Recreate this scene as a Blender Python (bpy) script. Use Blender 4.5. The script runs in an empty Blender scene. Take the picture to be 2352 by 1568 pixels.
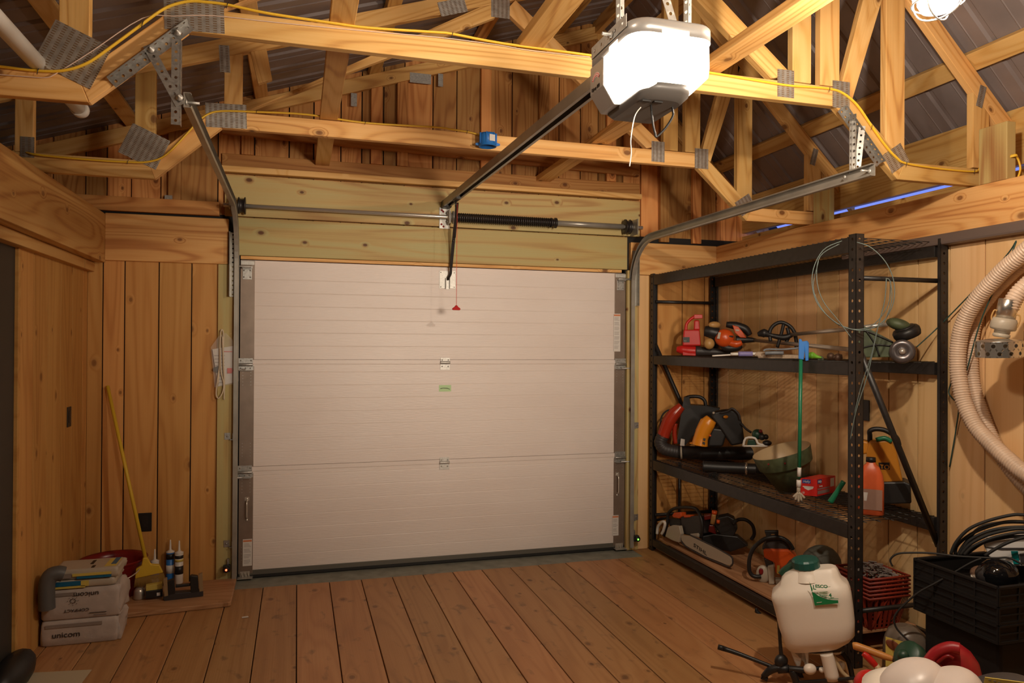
import bpy, math, random
from mathutils import Vector, Matrix
random.seed(7)
SC = bpy.context.scene
COL = SC.collection
# ---------------------------------------------------------------- camera
FPX, CX, CY = 1693.5, 1176.0, 784.0
CAM = Vector((0.36286, -5.18317, 1.55529))
YAW, PIT, ROL = .2832067, .00500139, .00602337
FW = Vector((math.sin(YAW)*math.cos(PIT), math.cos(YAW)*math.cos(PIT), math.sin(PIT)))
_r = Vector((math.cos(YAW), -math.sin(YAW), 0)); _u = _r.cross(FW)
RT = _r*math.cos(ROL) + _u*math.sin(ROL); UP = _u*math.cos(ROL) - _r*math.sin(ROL)
cd = bpy.data.cameras.new('camera'); cam = bpy.data.objects.new('camera', cd); COL.objects.link(cam)
cd.sensor_width = 36; cd.lens = FPX/2352*36; cd.clip_start = .05
cam.matrix_world = Matrix(((RT.x, UP.x, -FW.x, CAM.x), (RT.y, UP.y, -FW.y, CAM.y), (RT.z, UP.z, -FW.z, CAM.z), (0, 0, 0, 1)))
SC.camera = cam
# ---------------------------------------------------------------- world, exposure, lamps
w = bpy.data.worlds.new('world'); SC.world = w; w.use_nodes = True
w.node_tree.nodes['Background'].inputs[0].default_value = (.17, .24, .78, 1)
w.node_tree.nodes['Background'].inputs[1].default_value = 1.3
SC.view_settings.view_transform = 'Standard'; SC.view_settings.look = 'None'
SC.view_settings.exposure = 0.0; SC.view_settings.gamma = 1.0
SC.view_settings.use_curve_mapping = False
WARM = (1.0, .84, .66)
JAR_W, JAR2_W, OPENER_W, FILL_W = 125, 22, 42, 535
def point_lamp(name, loc, watt, rad, color=WARM):
    l = bpy.data.lights.new(name, 'POINT'); l.energy = watt; l.shadow_soft_size = rad; l.color = color
    o = bpy.data.objects.new(name, l); o.location = loc; COL.objects.link(o); return o
LAMP_A = Vector((2.16, -3.46, 2.585)); LAMP_B = Vector((.61, -3.46, 2.585))
point_lamp('bulb_light', LAMP_A, JAR_W, .03)
point_lamp('bulb_light', LAMP_B, JAR2_W, .03)
sl = bpy.data.lights.new('fill_light', 'SPOT'); sl.energy = FILL_W; sl.color = WARM; sl.shadow_soft_size = .28; sl.spot_size = math.radians(56); sl.spot_blend = 1.  # added fill spot behind the camera, brightens the door
so = bpy.data.objects.new('fill_light', sl); so.location = (1.75, -5.75, 1.86); so.rotation_euler = (Vector((1.45, 0, 2.2))-so.location).to_track_quat('-Z', 'Y').to_euler(); COL.objects.link(so)
point_lamp('opener_bulb_light', (1.46, -3.24, 2.37), OPENER_W, .04)
point_lamp('opener_bulb_light', (1.30, -3.20, 2.37), OPENER_W*.6, .03)

# ---------------------------------------------------------------- pixel helper: a photo point on a plane of the room
def at(px, py, ax, val):
    d = RT*((px-CX)/FPX) - UP*((py-CY)/FPX) + FW
    i = 'xyz'.index(ax); t = (val-CAM[i])/d[i]
    return CAM + d*t

# ---------------------------------------------------------------- node helpers
def newmat(name):
    m = bpy.data.materials.new(name); m.use_nodes = True
    nt = m.node_tree; b = nt.nodes['Principled BSDF']; return m, nt, b
def N(nt, typ, **kw):
    n = nt.nodes.new(typ)
    for k, v in kw.items():
        if k[:2] == 'i_': n.inputs[int(k[2:])].default_value = v
        else: setattr(n, k, v)
    return n
def L(nt, a, b): nt.links.new(a, b)
def rgba(c): return (c[0], c[1], c[2], 1)
def ramp(nt, fac, stops):
    r = N(nt, 'ShaderNodeValToRGB'); e = r.color_ramp.elements
    while len(e) < len(stops): e.new(.5)
    for k, (p, c) in enumerate(stops): e[k].position = p; e[k].color = rgba(c)
    L(nt, fac, r.inputs[0]); return r.outputs[0]
def mixc(nt, fac, a, b, mode='MIX'):
    m = N(nt, 'ShaderNodeMix', data_type='RGBA', blend_type=mode)
    for s, v in ((m.inputs[0], fac), (m.inputs[6], a), (m.inputs[7], b)):
        if hasattr(v, 'links'): L(nt, v, s)
        elif isinstance(v, (int, float)): s.default_value = v
        else: s.default_value = rgba(v)
    return m.outputs[2]
def math_(nt, op, a, b=None, c=None):
    m = N(nt, 'ShaderNodeMath', operation=op)
    for s, v in zip(m.inputs, (a, b, c)):
        if v is None: continue
        if hasattr(v, 'links'): L(nt, v, s)
        else: s.default_value = v
    return m.outputs[0]
def bump(nt, b, h, strength=.3, dist=.005):
    n = N(nt, 'ShaderNodeBump'); n.inputs['Strength'].default_value = strength
    n.inputs['Distance'].default_value = dist; L(nt, h, n.inputs['Height']); L(nt, n.outputs[0], b.inputs['Normal'])
def plain(name, col, rough=.5, metal=0., spec=.5, var=.0, bumps=0., bscale=60, emit=0, alpha=1, trans=0):
    m, nt, b = newmat(name)
    b.inputs['Base Color'].default_value = rgba(col); b.inputs['Roughness'].default_value = rough
    b.inputs['Metallic'].default_value = metal; b.inputs['Specular IOR Level'].default_value = spec
    if var or bumps:
        tc = N(nt, 'ShaderNodeTexCoord')
        no = N(nt, 'ShaderNodeTexNoise'); no.inputs['Scale'].default_value = bscale; no.inputs['Detail'].default_value = 4
        L(nt, tc.outputs['Object'], no.inputs[0])
        if var:
            dark = tuple(c*(1-var) for c in col); lite = tuple(min(1, c*(1+var)) for c in col)
            L(nt, ramp(nt, no.outputs[0], [(.3, dark), (.7, lite)]), b.inputs['Base Color'])
        if bumps: bump(nt, b, no.outputs[0], bumps, .004)
    if emit:
        b.inputs['Emission Color'].default_value = rgba(col); b.inputs['Emission Strength'].default_value = emit
    if alpha < 1: b.inputs['Alpha'].default_value = alpha
    if trans: b.inputs['Transmission Weight'].default_value = trans
    return m
def wood(name, light, mid, dark, rough=.55, knots=.6, vary=.25, ring=1., dirt=0., spec=.3, bm=.25, figure=1.):
    m, nt, b = newmat(name)
    gc = N(nt, 'ShaderNodeAttribute', attribute_name='gc'); rv = N(nt, 'ShaderNodeAttribute', attribute_name='rv')
    def noise(scale, sc=1., det=4, dist=0.):
        mp = N(nt, 'ShaderNodeMapping'); mp.inputs['Scale'].default_value = scale; L(nt, gc.outputs['Vector'], mp.inputs[0])
        n = N(nt, 'ShaderNodeTexNoise'); n.inputs['Scale'].default_value = sc; n.inputs['Detail'].default_value = det
        n.inputs['Distortion'].default_value = dist; L(nt, mp.outputs[0], n.inputs[0]); return n.outputs[0]
    # knots: sparse 2-D cells in board coordinates, the grain bends round them
    vo = N(nt, 'ShaderNodeTexVoronoi', voronoi_dimensions='2D'); vo.inputs['Scale'].default_value = 1.; vo.inputs['Randomness'].default_value = .62; mk = N(nt, 'ShaderNodeMapping'); mk.inputs['Scale'].default_value = (2.9, 4.4, 1); L(nt, gc.outputs['Vector'], mk.inputs[0]); L(nt, mk.outputs[0], vo.inputs['Vector'])
    sc_ = N(nt, 'ShaderNodeSeparateColor'); L(nt, vo.outputs['Color'], sc_.inputs[0])
    pick = math_(nt, 'GREATER_THAN', sc_.outputs[0], .42)
    d = math_(nt, 'DIVIDE', vo.outputs['Distance'], math_(nt, 'MULTIPLY_ADD', sc_.outputs[1], .8, .55))
    near = math_(nt, 'MULTIPLY', pick, ramp(nt, d, [(.0, (1, 1, 1)), (.07, (.6, .6, .6)), (.15, (0, 0, 0))]))
    # cathedral figure: contour lines of a smooth field stretched along the board
    f = math_(nt, 'ADD', noise((.42, 4.6, 4.6), 1., 1.2, .2), math_(nt, 'MULTIPLY', near, .12*(1 if knots else 0)))
    r1 = math_(nt, 'MULTIPLY_ADD', math_(nt, 'SINE', math_(nt, 'MULTIPLY', f, 120*ring)), .5, .5)
    r1 = math_(nt, 'POWER', r1, 2.2)
    r2 = math_(nt, 'MULTIPLY_ADD', math_(nt, 'SINE', math_(nt, 'MULTIPLY', f, 37*ring)), .5, .5)
    fine = noise((1.3, 120, 120), 1., 3)
    broad = noise((.5, 3.5, 3.5), 1., 3)
    mix1 = math_(nt, 'ADD', math_(nt, 'ADD', math_(nt, 'MULTIPLY', r1, .26*figure), math_(nt, 'MULTIPLY', r2, .12*figure)), math_(nt, 'ADD', math_(nt, 'MULTIPLY', fine, .30*figure), math_(nt, 'MULTIPLY', broad, .5)))
    c0 = .18+.1*figure
    col = ramp(nt, mix1, [(c0-.05, light), (c0+.30*figure+.06, mid), (c0+.62, dark)])
    hv = N(nt, 'ShaderNodeHueSaturation'); L(nt, col, hv.inputs['Color'])
    L(nt, math_(nt, 'MULTIPLY_ADD', rv.outputs['Fac'], vary*1.4, 1-vary*.8), hv.inputs['Value'])
    L(nt, math_(nt, 'MULTIPLY_ADD', rv.outputs['Fac'], -.012, .506), hv.inputs['Hue'])
    c = hv.outputs[0]
    if knots:
        k = ramp(nt, d, [(.0, (1, 1, 1)), (.04, (.9, .9, .9)), (.058, (.3, .3, .3)), (.10, (0, 0, 0))])
        c = mixc(nt, math_(nt, 'MULTIPLY', math_(nt, 'MULTIPLY', k, pick), knots), c, (dark[0]*.30, dark[1]*.20, dark[2]*.2))
    if dirt:
        q = noise((9, 14, 14), 1., 6, .4)
        c = mixc(nt, math_(nt, 'MULTIPLY', ramp(nt, q, [(.60, (0, 0, 0)), (.72, (1, 1, 1))]), dirt), c, (.06, .035, .02))
        q = noise((.8, 1.6, 1.6), 1., 3)
        c = mixc(nt, math_(nt, 'MULTIPLY', ramp(nt, q, [(.4, (0, 0, 0)), (.7, (1, 1, 1))]), dirt*.35), c, mid)
    L(nt, c, b.inputs['Base Color']); b.inputs['Roughness'].default_value = rough
    b.inputs['Specular IOR Level'].default_value = spec
    bump(nt, b, math_(nt, 'ADD', fine, math_(nt, 'MULTIPLY', r1, .25)), bm, .003)
    return m
def metal_zinc(name, col=(.55, .55, .54), rough=.38, spangle=.25, metal=.85):
    m, nt, b = newmat(name)
    tc = N(nt, 'ShaderNodeTexCoord'); vo = N(nt, 'ShaderNodeTexVoronoi'); vo.inputs['Scale'].default_value = 120
    L(nt, tc.outputs['Object'], vo.inputs[0])
    lo = tuple(c*(1-spangle) for c in col); hi = tuple(min(1, c*(1+spangle)) for c in col)
    sp = N(nt, 'ShaderNodeSeparateColor'); L(nt, vo.outputs['Color'], sp.inputs[0])
    L(nt, ramp(nt, sp.outputs[0], [(0, lo), (1, hi)]), b.inputs['Base Color'])
    b.inputs['Metallic'].default_value = metal; b.inputs['Roughness'].default_value = rough
    return m
M = {}
M['truss'] = wood('pine_truss', (.78, .50, .20), (.66, .37, .115), (.40, .17, .045), knots=.85, vary=.24)
M['gable'] = wood('pine_siding', (.70, .36, .12), (.54, .23, .065), (.30, .095, .022), knots=.8, vary=.5)
M['beam'] = wood('pine_beam', (.80, .50, .20), (.66, .34, .11), (.42, .16, .045), knots=.7, vary=.25, ring=.8)
M['panel'] = wood('plywood_panel', (.82, .56, .29), (.72, .45, .205), (.56, .31, .12), knots=.2, vary=.10, ring=.35, bm=.08, figure=.45)
M['panel_l'] = wood('pine_panel', (.68, .37, .12), (.56, .27, .075), (.38, .145, .035), knots=.7, vary=.2, ring=.5, bm=.1, figure=.7)
M['treated'] = wood('treated_lumber', (.48, .45, .21), (.50, .36, .14), (.34, .17, .06), knots=1., vary=.16, ring=.4)
M['floor'] = wood('floor_plank', (.50, .265, .11), (.40, .19, .072), (.24, .10, .035), knots=.7, vary=.2, ring=.6, dirt=.5, rough=.5, spec=.4, figure=.5)
M['scrap'] = wood('scrap_wood', (.50, .30, .16), (.38, .2, .09), (.24, .11, .045), knots=.3, vary=.2)
M['zinc'] = metal_zinc('galvanized_steel', (.40, .39, .37), .42, .16)
M['zincl'] = metal_zinc('bright_galvanized_steel', (.52, .51, .48), .5, .10, .6)
M['steel'] = plain('brushed_steel', (.58, .54, .48), .28, .6)
M['track'] = plain('track_steel', (.36, .34, .30), .36, .45, var=.15, bscale=8)
M['stile'] = plain('brown_steel_stile', (.26, .20, .16), .38, .55, var=.12, bscale=10)
M['blackm'] = plain('black_painted_steel', (.018, .015, .014), .42, 0., .5, var=.3, bscale=30)
M['black'] = plain('black_plastic', (.013, .012, .012), .45)
M['matt'] = plain('matt_black_plastic', (.008, .007, .007), .7, spec=.25)
M['rubber'] = plain('black_rubber', (.012, .011, .010), .65)
M['dark'] = plain('dark_void', (.012, .010, .009), .8)
M['roof'] = plain('roof_sheet_metal', (.25, .215, .215), .42, .3, .5, var=.12, bscale=5)
M['white'] = plain('white_plastic', (.72, .68, .62), .4)
M['pvc'] = plain('white_pvc', (.66, .63, .58), .35)
M['red'] = plain('red_plastic', (.52, .015, .012), .35)
M['yellow'] = plain('yellow_jacket', (.82, .50, .035), .42)
M['yellowp'] = plain('yellow_plastic', (.66, .44, .03), .5)
M['orange'] = plain('orange_plastic', (.80, .13, .015), .35)
M['blue'] = plain('blue_plastic', (.02, .17, .55), .4)
M['green'] = plain('green_plastic', (.01, .16, .075), .35)
M['concrete'] = plain('grey_painted_sill', (.22, .22, .18), .7, var=.2, bscale=12, bumps=.2)

# door skin: off white with an embossed grain
def door_skin():
    m, nt, b = newmat('door_skin'); b.inputs['Base Color'].default_value = (.60, .485, .41, 1)
    b.inputs['Roughness'].default_value = .42
    tc = N(nt, 'ShaderNodeTexCoord'); mp = N(nt, 'ShaderNodeMapping'); mp.inputs['Scale'].default_value = (14, 1, 150)
    L(nt, tc.outputs['Object'], mp.inputs[0]); n = N(nt, 'ShaderNodeTexNoise'); n.inputs['Scale'].default_value = 1.; n.inputs['Detail'].default_value = 5
    L(nt, mp.outputs[0], n.inputs[0]); bump(nt, b, n.outputs[0], .35, .004)
    mp2 = N(nt, 'ShaderNodeMapping'); mp2.inputs['Scale'].default_value = (1, 1, 2.5); L(nt, tc.outputs['Object'], mp2.inputs[0])
    n2 = N(nt, 'ShaderNodeTexNoise'); n2.inputs['Scale'].default_value = 1.6; n2.inputs['Detail'].default_value = 3; L(nt, mp2.outputs[0], n2.inputs[0])
    L(nt, ramp(nt, n2.outputs[0], [(.3, (.71, .62, .57)), (.7, (.75, .67, .625))]), b.inputs['Base Color'])
    return m
M['door'] = door_skin()
# punched truss plate
def plate_mat():
    m, nt, b = newmat('punched_truss_plate')
    gc = N(nt, 'ShaderNodeAttribute', attribute_name='gc'); s = N(nt, 'ShaderNodeSeparateXYZ'); L(nt, gc.outputs['Vector'], s.inputs[0])
    row = math_(nt, 'FLOOR', math_(nt, 'DIVIDE', s.outputs[0], .0254))
    v = math_(nt, 'ADD', s.outputs[1], math_(nt, 'MULTIPLY', row, .0045))
    fu = math_(nt, 'FRACT', math_(nt, 'DIVIDE', s.outputs[0], .0254)); fv = math_(nt, 'FRACT', math_(nt, 'DIVIDE', v, .0085))
    a = math_(nt, 'COMPARE', fu, .5, .25); c = math_(nt, 'COMPARE', fv, .5, .20)
    k = math_(nt, 'MULTIPLY', a, c)
    n = N(nt, 'ShaderNodeTexNoise'); n.inputs['Scale'].default_value = 40; L(nt, gc.outputs['Vector'], n.inputs[0])
    base = ramp(nt, n.outputs[0], [(.3, (.40, .38, .35)), (.7, (.62, .60, .56))])
    L(nt, mixc(nt, k, base, (.16, .09, .04)), b.inputs['Base Color'])
    L(nt, math_(nt, 'MULTIPLY_ADD', k, -.75, .8), b.inputs['Metallic']); b.inputs['Roughness'].default_value = .42
    bump(nt, b, k, .8, -.004)
    return m
M['plate'] = plate_mat()

# ---------------------------------------------------------------- mesh builder
def ortho(d, up=None):
    d = d.normalized(); up = Vector(up) if up is not None else Vector((0, 0, 1))
    if abs(d.dot(up.normalized())) > .98: up = Vector((1, 0, 0)) if abs(d.x) < .9 else Vector((0, 1, 0))
    s = d.cross(up).normalized(); return d, s, s.cross(d).normalized()
def smooth_path(pts, n=6, closed=False):
    P = [Vector(p) for p in pts]; out = []; m = len(P)
    rng = range(m) if closed else range(m-1)
    for i in rng:
        a = P[(i-1) % m] if closed or i > 0 else P[0]; b = P[i]; c = P[(i+1) % m]; d = P[(i+2) % m] if closed or i+2 < m else P[-1]
        for k in range(n):
            t = k/n
            out.append(.5*((2*b)+(c-a)*t+(2*a-5*b+4*c-d)*t*t+(3*b-a-3*c+d)*t**3))
    if not closed: out.append(P[-1].copy())
    return out
def gorder(grain, size):
    g = 'xyz'.index(grain); r = sorted([i for i in range(3) if i != g], key=lambda i: -size[i]); return (g, r[0], r[1])
class MB:
    def __init__(s): s.v = []; s.f = []; s.g = []; s.r = []; s.s = []
    def add(s, vs, fs, gs=None, sm=False, rv=None):
        o = len(s.v); rv = random.random() if rv is None else rv
        off = Vector((random.uniform(0, 40), random.uniform(0, 40), random.uniform(0, 40)))
        for i, p in enumerate(vs):
            p = Vector(p); s.v.append(p); s.g.append((Vector(gs[i]) if gs else p)+off); s.r.append(rv)
        for f in fs: s.f.append([o+i for i in f]); s.s.append(sm)
        return s
    def hexa(s, c8, g8, rv=None):
        return s.add(c8, [(0, 3, 2, 1), (4, 5, 6, 7), (0, 1, 5, 4), (1, 2, 6, 5), (2, 3, 7, 6), (3, 0, 4, 7)], g8, rv=rv)
    def box(s, x0, x1, y0, y1, z0, z1, grain='x', rv=None):
        c = [(x0, y0, z0), (x1, y0, z0), (x1, y1, z0), (x0, y1, z0), (x0, y0, z1), (x1, y0, z1), (x1, y1, z1), (x0, y1, z1)]
        o = gorder(grain, (abs(x1-x0), abs(y1-y0), abs(z1-z0)))
        return s.hexa(c, [(p[o[0]], p[o[1]], p[o[2]]) for p in c], rv)
    def cbox(s, c, sx, sy, sz, rot=None, grain='x', rv=None):
        R = rot if rot is not None else Matrix.Identity(3); c = Vector(c); vs = []; gs = []
        o = gorder(grain, (sx, sy, sz))
        for z in (-.5, .5):
            for x, y in ((-.5, -.5), (.5, -.5), (.5, .5), (-.5, .5)):
                l = Vector((x*sx, y*sy, z*sz)); vs.append(c + R @ l); gs.append((l[o[0]], l[o[1]], l[o[2]]))
        return s.hexa(vs, gs, rv)
    def beam(s, p0, p1, w, t, up=None, rv=None, c0=0., c1=0.):
        """bar from p0 to p1; w across 'up', t thick; c0/c1 skew the ends along the bar (mitres)"""
        p0, p1 = Vector(p0), Vector(p1); d, a, u = ortho(p1-p0, up); ln = (p1-p0).length; vs = []; gs = []
        for (e, q, c) in ((0, p0, c0), (ln, p1, c1)):
            for x, y in ((-.5, -.5), (.5, -.5), (.5, .5), (-.5, .5)):
                vs.append(q + a*(x*t) + u*(y*w) + d*(c*y)); gs.append((e + c*y, y*w, x*t))
        return s.hexa(vs, gs, rv)
    def tube(s, pts, r, seg=10, caps=True, closed=False, rv=None, up=None, flat=1.):
        P = [Vector(p) for p in pts]; n = len(P); R = r if isinstance(r, (list, tuple)) else [r]*n
        vs = []; gs = []; ln = 0; prev = None
        for i, p in enumerate(P):
            if closed: d = P[(i+1) % n]-P[i-1]
            else: d = P[min(i+1, n-1)]-P[max(i-1, 0)]
            if d.length < 1e-9: d = Vector((0, 0, 1))
            d.normalize()
            if prev is None: _, a, u = ortho(d, up)
            else:
                a = prev - d*prev.dot(d)
                if a.length < 1e-6: _, a, u = ortho(d, up)
                a.normalize(); u = a.cross(d)
            prev = a
            if i: ln += (P[i]-P[i-1]).length
            for k in range(seg):
                t = 2*math.pi*k/seg; vs.append(p + a*(math.cos(t)*R[i]) + u*(math.sin(t)*R[i]*flat)); gs.append((ln, math.cos(t)*R[i], math.sin(t)*R[i]))
        fs = []; m = n if closed else n-1
        for i in range(m):
            for k in range(seg):
                a0 = i*seg+k; a1 = i*seg+(k+1) % seg; b0 = ((i+1) % n)*seg+k; b1 = ((i+1) % n)*seg+(k+1) % seg
                fs.append((a0, b0, b1, a1))
        s.add(vs, fs, gs, True, rv)
        if caps and not closed:
            o = len(s.v)-n*seg
            s.f.append([o+k for k in range(seg)]); s.s.append(False)
            s.f.append([o+(n-1)*seg+k for k in reversed(range(seg))]); s.s.append(False)
        return s
    def lathe(s, prof, org=(0, 0, 0), axis=(0, 0, 1), seg=24, sm=True, rv=None, sx=1., sy=1., up=None, caps=True):
        """prof: (radius, height) pairs"""
        d, a, u = ortho(Vector(axis), up); o = Vector(org); vs = []; gs = []; n = len(prof)
        for (r, h) in prof:
            for k in range(seg):
                t = 2*math.pi*k/seg; vs.append(o + d*h + a*(math.cos(t)*r*sx) + u*(math.sin(t)*r*sy)); gs.append((h, math.cos(t)*r, math.sin(t)*r))
        fs = [(i*seg+k, i*seg+(k+1) % seg, (i+1)*seg+(k+1) % seg, (i+1)*seg+k) for i in range(n-1) for k in range(seg)]
        s.add(vs, fs, gs, sm, rv); b = len(s.v)-n*seg
        if not caps: return s
        if prof[0][0] > 1e-5: s.f.append([b+k for k in reversed(range(seg))]); s.s.append(False)
        if prof[-1][0] > 1e-5: s.f.append([b+(n-1)*seg+k for k in range(seg)]); s.s.append(False)
        return s
    def ball(s, c, r, sx=1, sy=1, sz=1, seg=16, rings=10, rot=None, rv=None):
        vs = []; R = rot if rot is not None else Matrix.Identity(3); c = Vector(c)
        for i in range(rings+1):
            th = math.pi*i/rings
            for k in range(seg):
                t = 2*math.pi*k/seg; vs.append(c + R @ Vector((r*sx*math.sin(th)*math.cos(t), r*sy*math.sin(th)*math.sin(t), r*sz*math.cos(th))))
        fs = [(i*seg+k, (i+1)*seg+k, (i+1)*seg+(k+1) % seg, i*seg+(k+1) % seg) for i in range(rings) for k in range(seg)]
        return s.add(vs, fs, None, True, rv)
    def prism(s, poly, org, U, V, depth, sm=False, rv=None):
        """2-D outline in (U,V) extruded along UxV by depth"""
        U = Vector(U).normalized(); V = Vector(V).normalized(); W = U.cross(V); o = Vector(org); n = len(poly)
        vs = [o+U*a+V*b for a, b in poly]+[o+U*a+V*b+W*depth for a, b in poly]
        gs = [(a, b, 0) for a, b in poly]+[(a, b, depth) for a, b in poly]
        s.add(vs, [list(reversed(range(n))), [n+i for i in range(n)]], gs, False, rv)
        b = len(s.v)-2*n
        for i in range(n):
            j = (i+1) % n; s.f.append([b+i, b+j, b+n+j, b+n+i]); s.s.append(sm)
        return s
    def loft(s, rings, sm=True, caps=True, closed=True, rv=None):
        n = len(rings[0]); vs = [p for r in rings for p in r]; fs = []
        for i in range(len(rings)-1):
            for k in range(n if closed else n-1):
                fs.append((i*n+k, i*n+(k+1) % n, (i+1)*n+(k+1) % n, (i+1)*n+k))
        s.add(vs, fs, None, sm, rv); b = len(s.v)-len(vs)
        if caps:
            s.f.append([b+k for k in reversed(range(n))]); s.s.append(False)
            s.f.append([b+(len(rings)-1)*n+k for k in range(n)]); s.s.append(False)
        return s
    def perf(s, p0, p1, w, nrm, pitch=.030, hr=.0056, t=.002):
        """perforated strip from p0 to p1 with round holes, face normal nrm"""
        p0, p1 = Vector(p0), Vector(p1); d = (p1-p0); ln = d.length; d.normalize(); nr = Vector(nrm); nr = (nr-d*nr.dot(d)).normalized(); a = nr.cross(d)
        n = max(1, int(round(ln/pitch))); st = ln/n
        for i in range(n):
            vs = []; c = p0+d*(st*(i+.5))
            for side in (0, -t):
                for k in range(8):
                    t8 = math.pi/4*k; cx, cy = math.cos(t8), math.sin(t8); m = max(abs(cx), abs(cy))
                    vs.append(c+d*(cx/m*st/2)+a*(cy/m*w/2)+nr*side)
                for k in range(8):
                    t8 = math.pi/4*k; vs.append(c+d*(math.cos(t8)*hr)+a*(math.sin(t8)*hr)+nr*side)
            fs = []
            for k in range(8):
                j = (k+1) % 8
                fs.append((k, j, 8+j, 8+k)); fs.append((16+j, 16+k, 24+k, 24+j)); fs.append((8+k, 8+j, 24+j, 24+k))
                fs.append((j, k, 16+k, 16+j))
            s.add(vs, fs)
        return s
    def build(s, name, mat, parent=None, bevel=0., bseg=2, sub=0):
        me = bpy.data.meshes.new(name); me.from_pydata([tuple(p) for p in s.v], [], s.f)
        me.polygons.foreach_set('use_smooth', s.s)
        g = me.attributes.new('gc', 'FLOAT_VECTOR', 'POINT'); g.data.foreach_set('vector', [c for p in s.g for c in p])
        r = me.attributes.new('rv', 'FLOAT', 'POINT'); r.data.foreach_set('value', s.r)
        me.materials.append(M[mat] if isinstance(mat, str) else mat); me.update()
        o = bpy.data.objects.new(name, me); COL.objects.link(o)
        if parent is not None:
            o.parent = parent; o.matrix_parent_inverse = Matrix.Translation(-parent.location) if parent.type == 'EMPTY' else Matrix.Identity(4)
        if bevel:
            b = o.modifiers.new('bevel', 'BEVEL'); b.width = bevel; b.segments = bseg; b.limit_method = 'ANGLE'; b.angle_limit = .7
        if sub:
            b = o.modifiers.new('sub', 'SUBSURF'); b.levels = sub; b.render_levels = sub
        return o
def tag(o, label, cat, group=None):
    o['label'] = label; o['category'] = cat
    if group: o['group'] = group
    return o
def thing(name, label, cat, loc, group=None):
    o = bpy.data.objects.new(name, None); o.location = loc; o.empty_display_size = .05; COL.objects.link(o)
    return tag(o, label, cat, group)
def struct(o, label=None):
    o['kind'] = 'structure'
    if label: o['label'] = label
    return o
def plabel(o, label): o['label'] = label; return o
def dup_tree(o, delta, parent=None):
    c = o.copy(); COL.objects.link(c)
    if parent is None: c.location = o.location + Vector(delta)
    else: c.parent = parent
    for ch in list(o.children): dup_tree(ch, delta, c)
    return c
def text(body, size, org, U, V, mat, parent, name='lettering', ext=.0006, align='LEFT', width=None, font_shear=0., bold=0.):
    cu = bpy.data.curves.new(name, 'FONT'); cu.body = body; cu.size = size; cu.extrude = ext; cu.align_x = align; cu.shear = font_shear; cu.offset = bold
    t = bpy.data.objects.new(name, cu); COL.objects.link(t)
    bpy.context.view_layer.update()
    me = bpy.data.meshes.new_from_object(t.evaluated_get(bpy.context.evaluated_depsgraph_get()))
    bpy.data.objects.remove(t); bpy.data.curves.remove(cu)
    U = Vector(U).normalized(); V = Vector(V).normalized(); V = (V-U*V.dot(U)).normalized(); W = U.cross(V)
    sx = 1.
    if width:
        xs = [v.co.x for v in me.vertices]
        if xs: sx = width/max(1e-6, max(xs)-min(xs))
    for v in me.vertices:
        c = v.co; v.co = Vector(org)+U*(c.x*sx)+V*c.y+W*c.z
    me.materials.clear(); me.materials.append(M[mat]); me.update()
    o = bpy.data.objects.new(name, me); COL.objects.link(o)
    if parent is not None:
        o.parent = parent; o.matrix_parent_inverse = Matrix.Translation(-parent.location) if parent.type == 'EMPTY' else Matrix.Identity(4)
    return o
X, Y, Z = Vector((1, 0, 0)), Vector((0, 1, 0)), Vector((0, 0, 1))
def V3(x, y, z): return Vector((x, y, z))
def rotm(axis, deg): return Matrix.Rotation(math.radians(deg), 3, axis)
# ================================================================ THE ROOM
XL, XR, YB = -.9, 3.54, -6.0
# floor: one mesh of long planks with open joints over a dark base
f = MB(); bw = .20515; x = -.451 - 9*bw
while x < 4.2:
    f.box(x+.002, x+bw-.003, YB, (-.212 if -.2 < x < 2.75 else -.013), -.04, random.uniform(-.0015, .0005), 'y'); x += bw
struct(f.build('floor', 'floor', bevel=.002, bseg=1))
struct(MB().box(-2.3, 4.3, YB, .4, -.12, -.041).build('floor', 'dark'))
struct(MB().box(-.14, 2.86, -.21, .2, -.05, -.004).build('trim_1', 'concrete'), 'grey painted sill strip under the garage door')

# grooved plywood panelling as strips
def panelling(mb, a0, a1, grooves, mk, z0, z1, th=.012):
    xs = [a0]+[g for g in grooves if a0 < g < a1]+[a1]; rv = random.random()
    for i in range(len(xs)-1):
        mk(mb, xs[i]+(.0035 if i else 0), xs[i+1]-(.0035 if i < len(xs)-2 else 0), z0, z1, random.random())
wf = MB()
panelling(wf, -.9, -.137, [-.814, -.69, -.492, -.298], lambda m, a, b, z0, z1, r: m.box(a, b, -.012, .0, z0, z1, 'z', r), 0, 2.075)
panelling(wf, 2.958, 3.54, [3.04, 3.255, 3.451], lambda m, a, b, z0, z1, r: m.box(a, b, -.012, .0, z0, z1, 'z', r), 0, 2.1)
WFo = struct(wf.build('wall_front', 'panel_l', bevel=.0012, bseg=1), 'pine panelled front wall on both sides of the garage door')
struct(MB().box(-2.3, -.02, .0015, .03, -.1, 2.4).box(2.77, 4.3, .0015, .03, -.1, 2.4).build('wall_front', 'dark'))
wr = MB(); gy = [-.2*i-.012 for i in range(1, 29)]
panelling(wr, YB, -.0, sorted(gy), lambda m, a, b, z0, z1, r: m.box(XR, XR+.012, a, b, z0, z1, 'z', r), 0, 2.1)
struct(wr.build('wall_right', 'panel', bevel=.0012, bseg=1), 'pale grooved plywood right wall behind the shelving')
struct(MB().box(XR+.014, XR+.04, YB, .0, -.1, 2.335).build('wall_right', 'dark'))
wl = MB(); gl = [-.11, -.33, -.55, -.77, -.99]
panelling(wl, -1.195, -.013, sorted(gl), lambda m, a, b, z0, z1, r: m.box(XL-.012, XL, a, b, z0, z1, 'z', r), 0, 2.06)
struct(wl.build('wall_left', 'panel_l', bevel=.0012, bseg=1), 'brown pine panelled left wall beside the bags')
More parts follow.
